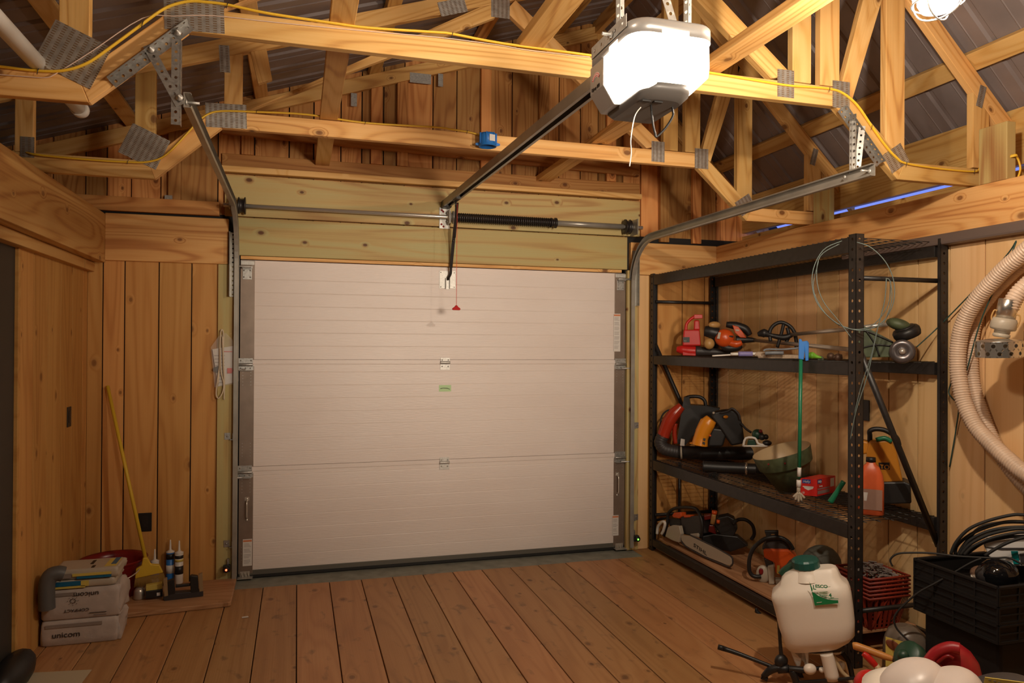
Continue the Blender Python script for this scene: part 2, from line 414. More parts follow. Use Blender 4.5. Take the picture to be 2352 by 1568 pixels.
# dark open doorway / cabinet beyond the left panelling
d1 = struct(MB().box(XL-.05, XL-.012, -2.15, -1.197, .0, 2.02).build('door_2', plain('charcoal_door', (.028, .024, .02), .55)), 'dark charcoal door at the left edge')
struct(MB().box(XL-.04, XL+.004, -1.21, -1.18, 0, 2.03).build('trim_2', 'panel_l', bevel=.002))
struct(MB().box(-2.3, XL-.06, YB, .0, -.1, 2.35).box(XL-.06, XL-.013, YB, -2.15, -.1, 2.35).build('wall_left', 'dark'))
struct(MB().box(-2.3, 4.3, YB-.05, YB, -.1, 4.4).build('wall_back', 'dark'))
# upper closures of both eaves
struct(MB().box(-2.3, -2.25, YB, .1, 2.2, 4.).build('wall_left', 'gable'))

# ---------------------------------------------------------------- roof line: shallow left slope, steep right slope, ridge at x=2.51
RX = 2.513
def zlow(x): return 3.045+.325*x if x < RX else 6.375-x          # underside of top chords
def ztop(x): return zlow(x)+(.098 if x < RX else .135)
def sheet(x0, x1, name, mat):
    mb = MB(); pr = []; y = YB
    while y < .25:
        for dy, h in ((0, 0), (.10, 0), (.112, .016), (.132, .016), (.144, 0), (.205, 0), (.209, -.004), (.215, 0)):
            pr.append((y+dy, h))
        y += .2286
    off = .105
    xa, xb = x0, x1
    sl = -1 if x0 >= RX-.01 else .325
    zz = lambda x: (6.375-x+.135+.055) if sl < 0 else (3.045+.325*x+.098+.045)
    top = [V3(xa, a, zz(xa)+h) for a, h in pr]; bot = [V3(xb, a, zz(xb)+h) for a, h in pr]
    n = len(pr); mb.add(top+bot, [(i, i+1, n+i+1, n+i) for i in range(n-1)], None, False)
    o = mb.build(name, mat); sd = o.modifiers.new('solid', 'SOLIDIFY'); sd.thickness = .003; return struct(o)
plabel(sheet(-2.3, RX, 'ceiling', 'roof'), 'ribbed metal roof sheet on the shallow left slope')
plabel(sheet(RX, 3.98, 'ceiling', 'roof'), 'ribbed metal roof sheet on the steep right slope')
struct(MB().prism([(-.16, -.07), (0, 0), (.14, -.15), (.14, -.135), (0, .02), (-.16, -.05)], (RX, YB, 4.09), X, Z, -6.4).build('trim_6', 'roof'))
struct(MB().box(RX-.02, RX+.02, YB, .0, 3.90, 4.05, 'y').build('trim_7', 'truss'))
# eave boards on the right: daylight shows through the slot between them
struct(MB().box(3.80, 3.84, YB, .1, 2.466, 2.75, 'y').build('trim_3', 'truss'))
struct(MB().box(XR+.062, 3.86, YB, .1, 2.30, 2.36, 'y').box(3.80, 3.84, YB, .1, 2.36, 2.440, 'y').build('trim_4', 'truss'))
# gable siding: separate random-width boards, in one wall mesh
g = MB(); gx = [-2.3, -2.1, -1.9, -1.7, -1.5, -1.32, -1.1, -.92, -.8, -.661, -.489, -.388, -.146, .08, .30, .46, .64, .781, .93, 1.076, 1.277, 1.45, 1.659, 1.863, 2.07, 2.229, 2.4, 2.544, 2.75, 2.9, 3.128, 3.383, 3.56, 3.75, 3.95, 4.2]
for a, b in zip(gx, gx[1:]):
    zt0, zt1 = ztop(a)+.05, ztop(b)+.05; yy = random.uniform(0, .006)
    if a < RX < b: zt0 = zt1 = 3.99
    g.hexa([(a+.004, yy, 2.3), (b-.004, yy, 2.3), (b-.004, .03, 2.3), (a+.004, .03, 2.3), (a+.004, yy, zt0), (b-.004, yy, zt1), (b-.004, .03, zt1), (a+.004, .03, zt0)],
           [(p[2], p[0], p[1]) for p in [(a, 0, 2.3), (b, 0, 2.3), (b, .03, 2.3), (a, .03, 2.3), (a, 0, zt0), (b, 0, zt1), (b, .03, zt1), (a, .03, zt0)]])
struct(g.build('wall_front', 'gable'), 'vertical rough boards filling the gable above the door')
struct(MB().prism([(-2.3, 2.3), (4.3, 2.3), (4.3, 2.4), (RX, 4.05), (-2.3, 2.5)], (0, .036, 0), X, Z, -.03).build('wall_front', 'dark'))

# ---------------------------------------------------------------- beams and boards
def board(name, label, cat, x0, x1, y0, y1, z0, z1, grain, mat, bevel=.004, group=None, rv=None):
    return tag(MB().box(x0, x1, y0, y1, z0, z1, grain, rv).build(name, mat, bevel=bevel), label, cat, group)
board('roof_beam', 'wide brown pine beam along the top of the left wall', 'beam', -.90, -.80, YB, -.013, 2.06, 2.365, 'y', 'beam', rv=.1)
board('ledger_board', 'thin pine strip under the left roof beam', 'board', -.93, -.86, YB, -.013, 2.0, 2.058, 'y', 'beam', rv=.1)
board('roof_beam', 'wide pale pine beam along the top of the right wall', 'beam', 3.54, 3.60, YB, -.013, 2.10, 2.346, 'y', 'beam', rv=.8)
board('band_board', 'reddish pine band board above the left panelling, beside the track', 'board', -.80, -.075, -.04, -.001, 2.073, 2.37, 'x', 'beam', rv=.55)
board('band_board', 'orange pine band board above the shelf, right of the door', 'board', 2.80, 3.54, -.04, -.001, 2.10, 2.346, 'x', 'beam', rv=.6)
board('header_board', 'lower greenish treated header board right above the garage door', 'board', -.03, 2.77, -.042, -.001, 2.135, 2.383, 'x', 'treated', rv=.35)
board('header_board', 'upper greenish treated header board behind the torsion shaft', 'board', -.10, 2.875, -.040, -.001, 2.391, 2.662, 'x', 'treated', rv=.8)
board('header_ledge', 'orange pine ledge board on top of the treated header', 'board', -.12, 2.875, -.075, -.001, 2.672, 2.712, 'x', 'truss', rv=.6)
board('header_board', 'dark pine board standing above the header ledge', 'board', -.12, 2.875, -.03, -.001, 2.716, 2.80, 'x', 'gable', rv=.3)
board('door_stop', 'thin orange strip between door top and treated header', 'trim', -.0, 2.73, -.03, .01, 2.112, 2.133, 'x', 'truss', .002, rv=.8)
board('door_jamb', 'greenish treated jamb post left of the garage door', 'post', -.137, -.012, -.038, -.001, 0, 2.072, 'z', 'treated', rv=.25)
board('door_jamb', 'greenish treated jamb post right of the garage door', 'post', 2.775, 2.872, -.038, -.001, 0, 2.132, 'z', 'treated', rv=.7)
board('wall_post', 'pale pine post between the right jamb and the shelving', 'post', 2.874, 2.956, -.03, -.001, 0, 2.098, 'z', 'panel', rv=.7)
tag(MB().box(3.478, 3.538, -4.9, -1.5, 2.075, 2.132, 'y').build('sliding_door_rail', plain('dull_brown_rail', (.20, .15, .13), .45, .4), bevel=.012), 'dull grey steel rail under the right beam', 'rail')

# ---------------------------------------------------------------- trusses
LOW = [(-1.15, 2.385), (-.335, 2.385), (-.02, 2.672), (2.745, 2.668), (3.10, 2.355), (3.70, 2.355)]
UPP = [(-1.15, 2.475), (-.37, 2.475), (-.055, 2.76), (2.785, 2.756), (3.14, 2.44), (3.70, 2.44)]
def slab(mb, q, y0, y1, rv=None):
    """four (x,z) corners, thickness along y; grain runs from q0-q1"""
    p = [Vector((a[0], y0, a[1])) for a in q]+[Vector((a[0], y1, a[1])) for a in q]
    d = (p[1]-p[0]).normalized(); n = Vector((-d.z, 0, d.x)); g = [((v-p[0]).dot(d), (v-p[0]).dot(n), v.y) for v in p]
    mb.add(p, [(0, 1, 2, 3), (7, 6, 5, 4), (0, 4, 5, 1), (1, 5, 6, 2), (2, 6, 7, 3), (3, 7, 4, 0)], g, rv=rv)
def truss(label, yf, full=True, plates=True):
    t = thing('roof_truss', label, 'truss', (RX-1.1, yf, 2.4), None)
    y0, y1 = yf, yf+.038
    for i in range(5):
        m = MB(); slab(m, [LOW[i], LOW[i+1], UPP[i+1], UPP[i]], y0, y1); m.build('bottom_chord', 'truss', t, bevel=.003)
    m = MB(); slab(m, [(-1.9, zlow(-1.9)), (RX, zlow(RX)), (RX, ztop(RX-.001)), (-1.9, ztop(-1.9))], y0, y1); m.build('top_chord', 'truss', t, bevel=.003)
    m = MB(); slab(m, [(RX, zlow(RX)), (3.93, zlow(3.93)), (3.93, ztop(3.93)), (RX, ztop(RX-.001))], y0, y1); m.build('top_chord', 'truss', t, bevel=.003)
    webs = [[(-.43, 2.476), (-.43, zlow(-.43)), (-.335, zlow(-.335)), (-.335, 2.5)],
            [(-.955, 2.476), (-.955, zlow(-.955)), (-.875, zlow(-.875)), (-.875, 2.476)],
            [(-.011, 2.765), (-.011, zlow(-.011)), (.078, zlow(.078)), (.078, 2.765)],
            [(.09, 2.765), (1.44, 3.435), (1.46, zlow(1.46)), (1.35, zlow(1.35)), (-.0+.085, 2.86)][:4],
            [(.155, 2.92), (.115, zlow(.115)), (.195, zlow(.195)), (.225, 2.95)],
            [(2.40, 2.76), (1.50, 3.48), (1.56, zlow(1.56)), (2.51, 2.79)],
            [(2.512, 2.76), (2.512, zlow(2.512)), (2.612, zlow(2.612)), (2.612, 2.76)],
            [(2.661, 2.76), (2.661, zlow(2.661)), (2.767, zlow(2.767)), (2.767, 2.76)],
            [(2.775, 2.76), (2.965, zlow(2.965)), (3.05, zlow(3.05)), (2.84, 2.71)],
            [(3.03, 2.53), (3.03, zlow(3.03)), (3.14, zlow(3.14)), (3.14, 2.445)],
            [(3.556, 2.445), (3.556, zlow(3.556)), (3.66, zlow(3.66)), (3.66, 2.445)]]
    for q in webs:
        m = MB(); slab(m, q, y0, y1); m.build('web', 'truss', t, bevel=.003)
    if plates:
        P = [((-.385, 2.545), .19, .165, -24), ((0.0, 2.735), .20, .125, 2), ((2.475, 2.745), .088, .125, 0), ((2.775, 2.725), .095, .125, 0), ((3.09, 2.455), .12, .10, 33),
             ((3.605, 2.80), .04, .11, -15), ((-.01, 3.03), .05, .14, 3), ((1.47, 3.49), .11, .11, 0), ((1.19, 3.46), .16, .08, 18), ((-.90, 2.5), .06, .1, 0)]
        for (cx_, cz_), a, b_, deg in P:
            R = Matrix.Rotation(math.radians(deg), 3, 'Y').inverted()
            po = MB().cbox((cx_, yf-.0012, cz_), a, .0018, b_, R).build('truss_plate', 'plate', t)
            # grain coords for plates: first two axes in-plane
            me = po.data
            off = Vector((random.random(), random.random(), 0))
            me.attributes['gc'].data.foreach_set('vector', [c for v in me.vertices for c in ((R.inverted() @ (v.co-Vector((cx_, yf, cz_)))).xzy+off)])
    return t
T1 = truss('pine roof truss nearer the garage door, blue box on its chord', -1.10)
T2 = truss('pine roof truss crossing the top of the view, behind the opener', -2.33)
T3 = truss('pine roof truss carrying the caged lamps', -3.56, plates=False)
# gable truss pieces against the siding
gt = thing('roof_truss', 'reddish gable truss lying flat against the gable boards', 'truss', (1.4, -.045, 2.4))
def gpart(q, name='web', mat='gable'):
    yo = {'web': -.040, 'top_chord': -.046, 'bottom_chord': -.052}[name]
    m = MB(); slab(m, q, yo, yo+.036); m.build(name, mat, gt, bevel=.003)
gpart([(-1.9, zlow(-1.9)), (RX, zlow(RX)), (RX, ztop(RX-.001)), (-1.9, ztop(-1.9))], 'top_chord', 'truss')
gpart([(RX, zlow(RX)), (3.93, zlow(3.93)), (3.93, ztop(3.93)), (RX, ztop(RX-.001))], 'top_chord', 'truss')
gpart([(-1.1, 2.385), (-.13, 2.385), (-.13, 2.475), (-1.1, 2.475)], 'bottom_chord')
gpart([(-.12, 2.925), (2.86, 2.85), (2.86, 2.935), (-.12, 3.01)], 'bottom_chord')
for a in (-.44, .0, .84, 1.02, 1.62, 2.06, 2.60, 3.05, 3.33):
    gpart([(a, 2.80), (a, zlow(a)), (a+.075, zlow(a+.075)), (a+.075, 2.80)] if 0 <= a < 2.8 else [(a, 2.475 if a < 0 else 2.36), (a, zlow(a)), (a+.075, zlow(a+.075)), (a+.075, 2.475 if a < 0 else 2.36)])
def gplate(px, py, w_, h_):
    c = at(px, py, 'y', -.049); MB().cbox(c, w_, .002, h_).build('truss_plate', 'zinc', gt)
for q in ((387, 468, .045, .11), (813, 229, .04, .09), (1012, 184, .035, .09), (966, 180, .15, .07), (1194, 152, .04, .06), (700, 92, .04, .05)): gplate(*q)
# lateral braces that lie on top of the bottom chords
board('lateral_brace', 'flat pine brace running from the header over both trusses, left of centre', 'board', .47, .563, -5.2, -.03, 2.763, 2.801, 'y', 'truss', .003, rv=.5)
board('lateral_brace', 'flat pine brace running from the header up behind the opener', 'board', 2.04, 2.15, -5.2, -.03, 2.763, 2.801, 'y', 'truss', .003, rv=.7)
board('lateral_brace', 'wide pine brace starting on the nearer truss chord, left of the opener', 'board', 1.212, 1.318, -5.2, -2.30, 2.763, 2.801, 'y', 'truss', .003, rv=.45)
# purlins on both slopes
for k, x in enumerate((-1.5, -.65, .12, .86, 1.55, 2.2)):
    a = math.atan(.325)
    tag(MB().cbox((x, (YB+0)/2+.05, ztop(x)+.019), .085, -YB+.1, .035, rotm('Y', -math.degrees(a)), 'y').build('roof_purlin', 'truss', bevel=.003),
        'pine purlin on the left roof slope, ' + ('the one by the left eave', 'second from the left eave', 'just right of the left knee plates', 'in line with the wide middle brace', 'fifth from the left eave', 'next to the ridge')[k], 'purlin')
for k, x in enumerate((2.75, 3.56)):
    tag(MB().cbox((x, (YB+0)/2+.05, ztop(x)+.024), .095, -YB+.1, .038, rotm('Y', 45), 'y').build('roof_purlin', 'truss', bevel=.003),
        'pine purlin on the steep right slope, ' + ('close to the ridge', 'crossing behind the truss heels')[k], 'purlin')
# heel blocks on the right beam
board('post_block', 'pale block beside the far truss heel on the right beam', 'block', 3.565, 3.60, -1.30, -1.145, 2.347, 2.62, 'z', 'treated', group=None, rv=.5)
board('post_block', 'pale block beside the nearer truss heel, yellow cable on it', 'block', 3.545, 3.60, -2.52, -2.37, 2.347, 2.62, 'z', 'treated', rv=.6)
# ================================================================ GARAGE DOOR
gd = bpy.data.objects.new('door_1', None); gd.location = (1.385, 0, 0); COL.objects.link(gd)
struct(MB().box(-.3, 3.1, .075, .09, -.1, 2.4).build('light_gap_backing', 'dark'), 'dark backing sheet added behind the door to seal light gaps')  # unseen sheet added to stop light leaking round the door
struct(gd, 'closed beige sectional garage door with embossed horizontal lines and brown side stiles')
ZJ = [.055, .741, 1.451, 2.108]
for i in range(3):
    z0, z1 = ZJ[i], ZJ[i+1]; pr = [(.045, z0), (0., z0)]
    lines = []
    z = z0+.089
    while z < z1-.06: lines.append(z); z += .0889
    for zz in lines: pr += [(0, zz-.0035), (.0011, zz), (0, zz+.0035)]
    if i < 2:      # tongue lip under the joint: a pair of dark lines
        pr += [(0, z1-.036), (.006, z1-.034), (.006, z1-.0325), (0, z1-.0305), (0, z1-.0035), (.010, z1-.0015), (.010, z1)]
    else: pr += [(0, z1)]
    pr += [(.045, z1)]
    m = MB(); n = len(pr)
    m.add([(0, a, b) for a, b in pr]+[(2.77, a, b) for a, b in pr], [(k, (k+1) % n, n+(k+1) % n, n+k) for k in range(n)]+[list(range(n))[::-1], [n+k for k in range(n)]])
    m.build('door_panel', 'door', gd)
    for xa, xb in ((-.002, .088), (2.684, 2.772)):
        MB().box(xa, xb, -.004, .046, z0+(.0 if i else -.02), z1-(.045 if i < 2 else .002), 'z').build('stile', 'stile', gd, bevel=.001)
        hs = MB()
        for k in range(5):
            for xx in (.02, .07):
                for zz in (z0+.07+k*.021, z1-.17+k*.021) if i != 2 else (z0+.07+k*.021,):
                    hs.lathe([(0, 0), (.0028, 0), (.0028, .0006)], (xa+xx, -.0042, zz), (0, -1, 0), 8)
        if i < 2: plabel(hs.build('rivet', 'zinc', gd), 'small rivet dots on the stile')['kind'] = 'stuff'
MB().box(.0, 2.77, -.002, .046, .022, .054).build('bottom_rail', plain('grey_door_rail', (.13, .12, .10), .5, .3), gd, bevel=.002)
MB().tube([(0, .02, .012), (2.77, .02, .012)], .017, 12).box(0, 2.77, .0, .04, .004, .024).build('bottom_seal', 'rubber', gd)
def bolt(m, x, y, z, r=.005, ax=(0, -1, 0)): m.lathe([(0, .006), (r*.7, .005), (r, .003), (r, 0)], (x, y, z), ax, 8)
# centre hinges, end hinges, brackets
for zj in (.741, 1.451):
    m = MB(); c = 1.375
    m.box(c-.035, c+.035, -.004, 0, zj-.075, zj-.034).box(c-.034, c+.034, -.004, 0, zj+.0, zj+.012)
    m.tube([(c-.035, -.010, zj-.022), (c+.035, -.010, zj-.022)], .011, 10).box(c-.034, c+.034, -.008, 0, zj-.03, zj)
    for dx in (-.022, .022):
        bolt(m, c+dx, -.004, zj-.05); bolt(m, c+dx, -.008, zj-.004)
    m.build('hinge', 'zincl', gd, bevel=.0008)
    for s, xe in ((1, .035), (-1, 2.735)):
        m = MB(); m.box(xe-.045, xe+.05, -.006, -.004, zj-.072, zj-.036) if s > 0 else m.box(xe-.05, xe+.045, -.006, -.004, zj-.072, zj-.036)
        m.box(xe-.045, xe+.045, -.010, -.004, zj-.03, zj+.008).tube([(xe-.045, -.018, zj-.035), (xe+.045, -.018, zj-.035)], .010, 10)
        m.tube([(xe, -.022, zj-.066), (xe-s*.075, -.045, zj-.066)], .0055, 8).box(xe-.04, xe+.04, -.03, -.004, zj-.075, zj-.071)
        for dx in (-.03, 0, .03): bolt(m, xe+dx, -.006, zj-.058, .004)
        for dx in (-.03, .035): bolt(m, xe+dx, -.010, zj-.008, .005)
        m.build('hinge', 'zinc', gd, bevel=.0008)
for s, xe in ((1, .04), (-1, 2.73)):
    m = MB(); m.box(xe-.028, xe+.03, -.006, -.004, 1.98, 2.065); m.box(xe-.03, xe+.035, -.035, -.004, 2.062, 2.067)
    m.tube([(xe+s*.03, -.04, 2.062), (xe-s*.075, -.05, 2.062)], .0065, 10).box(xe-.03, xe+.035, -.036, -.032, 2.05, 2.067)
    for dx in (-.02, .02):
        for z in (1.995, 2.04): bolt(m, xe+dx, -.006, z)
    m.build('roller_bracket', 'zinc', gd, bevel=.0008)
    MB().box(xe-.04, xe+.045, -.007, 0, 2.076, 2.104).build('top_cap', 'zincl', gd, bevel=.002)
    m = MB(); m.box(xe-.045, xe+.05, -.05, -.002, .012, .017).box(xe-.03, xe+.03, -.007, -.004, .017, .05)
    for dx in (-.02, .0, .02): m.tube([(xe+dx, -.008, .02), (xe+dx, -.02, .045)], .004, 6)
    m.build('bottom_bracket', 'steel', gd)
def handle(x, z0, z1):
    m = MB(); m.tube(smooth_path([(x, -.004, z0), (x, -.03, z0+.012), (x, -.032, (z0+z1)/2), (x, -.03, z1-.012), (x, -.004, z1)], 4), .0055, 8)
    bolt(m, x, -.004, z0-.012, .008); bolt(m, x, -.004, z1+.008, .008); m.box(x-.014, x+.014, -.007, -.004, z1-.004, z1+.02)
    m.build('pull_handle', 'steel', gd)
handle(.05, .40, .52); handle(2.712, .43, .57)
def sticker(x0, x1, z0, z1, y=-.0048, name='warning_label'):
    s_ = MB().box(x0, x1, y-.0004, y, z0, z1).build(name, 'paper', gd)
    MB().box(x0+.002, x1-.002, y-.0009, y-.0005, z1-.018, z1-.006).build('label_band', plain('label_orange', (.62, .2, .08), .5), s_)
    t = MB(); z = z1-.03; k = 0
    while z > z0+.012:
        if k % 4 != 3: t.box(x0+.006, x1-random.uniform(.006, .02), y-.0008, y-.0004, z-.0022, z)
        z -= .009; k += 1
    t.build('label_print', 'ink', s_)
M['paper'] = plain('label_paper', (.66, .62, .58), .5); M['ink'] = plain('label_ink', (.22, .19, .18), .6)
sticker(.026, .084, .085, .262); sticker(2.676, 2.732, 1.512, 1.80, -.0048); sticker(2.674, 2.725, .11, .265)
MB().box(1.332, 1.420, -.0012, -.0002, 1.222, 1.268).build('green_label', plain('pale_green_label', (.42, .62, .30), .45), gd)
MB().prism([(0, 0), (.02, .004), (.05, .002), (.068, -.004), (.07, 0), (.05, .008), (.02, .009), (0, .006)], (1.342, -.0014, 1.24), X, Z, .0006).build('label_print', plain('dark_green_ink', (.06, .10, .03), .5), gd)
# opener plate riveted on the top panel
m = MB().box(1.330, 1.447, -.004, -.0, 1.957, 2.082); m.box(1.372, 1.376, -.03, -.004, 1.955, 2.03).box(1.400, 1.404, -.03, -.004, 1.955, 2.03).box(1.374, 1.402, -.008, -.004, 1.95, 2.03)
for dx in (1.34, 1.437):
    for z in (1.967, 2.07): bolt(m, dx, -.004, z, .004)
m.build('operator_bracket', 'zincl', gd, bevel=.0008)

# ================================================================ TRACKS
def channel_path(x, R, ztop_, yend):
    pts = [(x, -.058, .03), (x, -.058, ztop_-R)]
    for k in range(1, 12):
        a = math.pi/2*k/12; pts.append((x, -.058-R*(1-math.cos(a)), ztop_-R+R*math.sin(a)))
    pts += [(x, -.058-R, ztop_), (x, yend, ztop_)]; return [Vector(p) for p in pts]
def sweep_channel(m, pts, s, hw=.027, dp=.024, th=.0022):
    """C channel whose open side faces s*x"""
    sec = [(0, hw), (dp, hw), (dp+.004, hw*.72), (dp+.004-th, hw*.72), (dp-th*.6, hw-th), (th, hw-th), (th, -hw+th), (dp-th*.6, -hw+th), (dp+.004-th, -hw*.72), (dp+.004, -hw*.72), (dp, -hw), (0, -hw)]
    rings = []
    for i, p in enumerate(pts):
        d = (pts[min(i+1, len(pts)-1)]-pts[max(i-1, 0)]).normalized(); nn = X.cross(d).normalized()
        rings.append([p+X*(s*a)+nn*b for a, b in sec])
    if s > 0: rings = [list(reversed(r)) for r in rings]
    m.loft(rings, False)
for s, x, zt, R, ye, lab in ((1, -.034, 2.425, .36, -2.33, 'left steel garage door track bending up to the nearer truss'), (-1, 2.815, 2.342, .33, -2.50, 'right steel garage door track bending back over the shelving')):
    t = thing('door_track', lab, 'track', (x, -.058, 0), 'garage door tracks')
    del t['group']
    m = MB(); sweep_channel(m, channel_path(x, R, zt, ye), s); m.build('rail', 'track', t)
    for z in (.25, .50, .95, 1.45, 1.95):
        b = MB(); xo = x-s*.02
        b.box(min(xo, xo-s*.035), max(xo, xo-s*.035), -.043, -.040, z-.022, z+.022).box(min(x, xo), max(x, xo), -.07, -.04, z-.022, z-.018)
        b.box(min(x-s*.003, x), max(x-s*.003, x), -.08, -.04, z-.022, z+.022); bolt(b, xo-s*.018, -.043, z, .006)
        if z in (.25, .95): b.build('wall_bracket', 'zinc', t)
    # flag angle next to the bend
    b = MB(); b.perf((x-s*.012, -.05, 1.86), (x-s*.012, -.05, 2.28), .034, (0, -1, 0)); b.box(min(x-s*.03, x-s*.027), max(x-s*.03, x-s*.027), -.10, -.043, 1.86, 2.28)
    b.build('flag_bracket', 'track', t)
    e = MB(); e.tube([(x+s*.004, ye+.03, zt), (x+s*.05, ye+.03, zt)], .005, 8); bolt(e, x+s*.004, ye+.03, zt, .010, (s, 0, 0)); e.build('stop_bolt', 'zincl', t)
    if s < 0: bolt_m = MB(); bolt_m.lathe([(0, .005), (.008, .003), (.009, 0)], (x-.026, ye+.16, zt), (-1, 0, 0), 10); bolt_m.build('bolt', 'zincl', t)
# perforated hangers
def angle(m, p0, p1, n1, w=.033):
    p0, p1 = Vector(p0), Vector(p1); n1 = Vector(n1); d = (p1-p0).normalized(); a = n1.cross(d).normalized()
    m.perf(p0, p1, w, n1); m.perf(p0+a*(w/2)+n1*(-w/2)*-1, p1+a*(w/2)+n1*(w/2), w, a)
h = thing('track_hanger', 'perforated steel hanger bracket at the left end track, on the nearer truss', 'bracket', (-.05, -2.34, 2.5))
m = MB(); angle(m, (-.262, -2.336, 2.455), (-.010, -2.336, 2.69), (0, -1, 0)); m.build('perforated_angle', 'zinc', h)
m = MB(); m.perf((-.150, -2.345, 2.60), (-.042, -2.345, 2.40), .033, (0, -1, 0)); m.build('perforated_angle', 'zinc', h)
m = MB(); m.perf((-.058, -2.341, 2.635), (-.058, -2.341, 2.33), .03, (0, -1, 0)); m.perf((-.042, -2.328, 2.635), (-.042, -2.328, 2.33), .028, (1, 0, 0)); m.build('perforated_angle', 'zinc', h)
m = MB()
for p in ((-.138, -2.349, 2.585), (-.052, -2.349, 2.655), (-.045, -2.35, 2.425)): m.lathe([(.013, 0), (.013, .002), (.008, .003), (.007, .009), (.004, .01), (.004, .02), (0, .02)], p, (0, -1, 0), 8); m.build('bolt', 'zincl', h); m = MB()
h = thing('track_hanger', 'perforated steel hanger bracket holding the right track, below the truss knee', 'bracket', (2.84, -2.34, 2.5))
m = MB(); angle(m, (2.765, -2.336, 2.655), (2.985, -2.336, 2.415), (0, -1, 0)); m.build('perforated_angle', 'zinc', h)
m = MB(); m.perf((2.818, -2.345, 2.635), (2.818, -2.345, 2.355), .024, (.5, -1, 0)); m.perf((2.832, -2.35, 2.635), (2.832, -2.35, 2.355), .02, (-1, -.3, 0)); m.build('perforated_angle', 'zinc', h)
m = MB(); m.perf((2.868, -2.36, 2.58), (2.842, -2.36, 2.375), .028, (-.6, -1, 0)); m.perf((2.889, -2.35, 2.58), (2.863, -2.35, 2.375), .028, (.6, -1, 0)); m.build('perforated_angle', 'zinc', h)

# ================================================================ TORSION SHAFT
t = thing('torsion_shaft', 'steel torsion shaft with dark spring above the garage door', 'shaft', (1.4, -.11, 2.445))
ys, zs = -.11, 2.448
MB().tube([(-.10, ys, zs), (2.86, ys, zs)], .0135, 14).build('shaft_tube', 'steel', t)
MB().tube([(2.14, ys, zs), (2.70, ys, zs)], .020, 14).build('spring_core_sleeve', 'track', t)
m = MB(); hp = []
for k in range(46*10): a = 2*math.pi*k/10; hp.append((1.425+.71*k/460, ys+math.cos(a)*.029, zs+math.sin(a)*.029))
m.tube(hp, .0062, 5)
m.build('torsion_spring', plain('dark_coil_steel', (.045, .04, .04), .35, .6), t)
m = MB(); m.lathe([(.036, 0), (.036, .01), (.028, .014), (.028, .03), (.038, .032), (.038, .045), (.016, .045)], (2.125, ys, zs), (1, 0, 0), 16); m.build('winding_cone', 'blackm', t)
m = MB(); m.box(1.318, 1.392, -.05, -.043, 2.375, 2.525); m.box(1.372, 1.378, ys-.035, -.043, 2.40, 2.50)
m.lathe([(.045, 0), (.045, .006), (.03, .012), (.024, .02), (.045, .022), (.045, .03)], (1.378, ys, zs), (1, 0, 0), 20)
for a in range(3): bolt(m, 1.37, ys+.034*math.cos(a*2.1+1.2), zs+.034*math.sin(a*2.1+1.2), .007, (-1, 0, 0))
m.build('bearing_bracket', 'zincl', t, bevel=.001)
m = MB()
M['lag'] = plain('dark_red_lag_screw', (.28, .015, .02), .4)
for xx, zz in ((1.333, 2.405), (1.348, 2.39), (1.335, 2.505), (1.345, 2.495)): MB().lathe([(0, .005), (.007, .004), (.008, 0)], (xx, -.05, zz), (0, -1, 0), 6).build('lag_screw', 'lag', t)
for x0, s in ((-.012, 1), (2.76, -1)):
    m = MB(); m.lathe([(.018, 0), (.052, 0), (.056, .006), (.046, .012), (.043, .02), (.045, .034), (.056, .04), (.056, .046), (.018, .046)], (x0, ys, zs), (s, 0, 0), 24); m.build('cable_drum', 'blackm', t)
    m = MB(); m.box(x0-s*.035-.003, x0-s*.035+.003, -.17, -.041, zs-.06, zs+.055).lathe([(.028, 0), (.028, .012), (.016, .018)], (x0-s*.04, ys, zs), (-s, 0, 0), 16)
    m.build('end_bearing_plate', 'track', t)

# ================================================================ OPENER
op = thing('garage_door_opener', 'ceiling garage door opener with glowing white lens, hung from perforated straps', 'garage door opener', (1.38, -3.17, 2.47))
p0, p1 = Vector((1.358, -.12, 2.542)), Vector((1.378, -3.06, 2.478)); d, a, u = ortho(p1-p0)
m = MB(); w2, hh = .026, .042
m.beam(p0+u*(hh/2), p1+u*(hh/2), .003, 2*w2)
for s in (-1, 1):
    m.beam(p0+a*(s*w2), p1+a*(s*w2), hh, .003); m.beam(p0+a*(s*(w2-.006))-u*(hh/2), p1+a*(s*(w2-.006))-u*(hh/2), .003, .014)
m.build('rail', 'track', op)
MB().beam(p0+u*.006, p1+u*.006, .006, .018).build('drive_belt', 'rubber', op)
m = MB(); q = p0+d*.26; m.beam(q, q+d*.12, .06, .03).tube([q+d*.03-u*.03, q+d*.03-u*.07], .006, 8); m.build('trolley', 'blackm', op)
m = MB(); m.box(1.33, 1.39, -.13, -.041, 2.515, 2.565); m.build('header_bracket', 'blackm', op, bevel=.002)
m = MB(); m.beam((1.392, -.30, 2.515), (1.403, -.155, 2.30), .022, .004, X).beam((1.403, -.17, 2.36), (1.402, -.055, 2.10), .022, .004, X)
m.tube(smooth_path([(1.402, -.055, 2.10), (1.402, -.045, 2.06), (1.392, -.035, 2.035), (1.388, -.02, 2.02)], 4), .009, 8)
bolt(m, 1.40, -.165, 2.345, .009); bolt(m, 1.40, -.15, 2.28, .009); m.build('door_arm', 'blackm', op)
hx, hy = 1.372, -.39
MB().tube([(hx+.002, hy, 2.49), (hx, hy, 1.815)], .0016, 6).build('release_rope', plain('red_rope', (.75, .06, .035), .6), op)
m = MB(); m.prism([(-.024, 0), (.024, 0), (.028, .006), (.026, .013), (.012, .022), (.006, .032), (-.006, .032), (-.012, .022), (-.026, .013), (-.028, .006)], (hx, hy+.006, 1.785), X, Z, .012); m.build('release_handle', plain('matt_red', (.45, .008, .008), .6, spec=.2), op, bevel=.003)
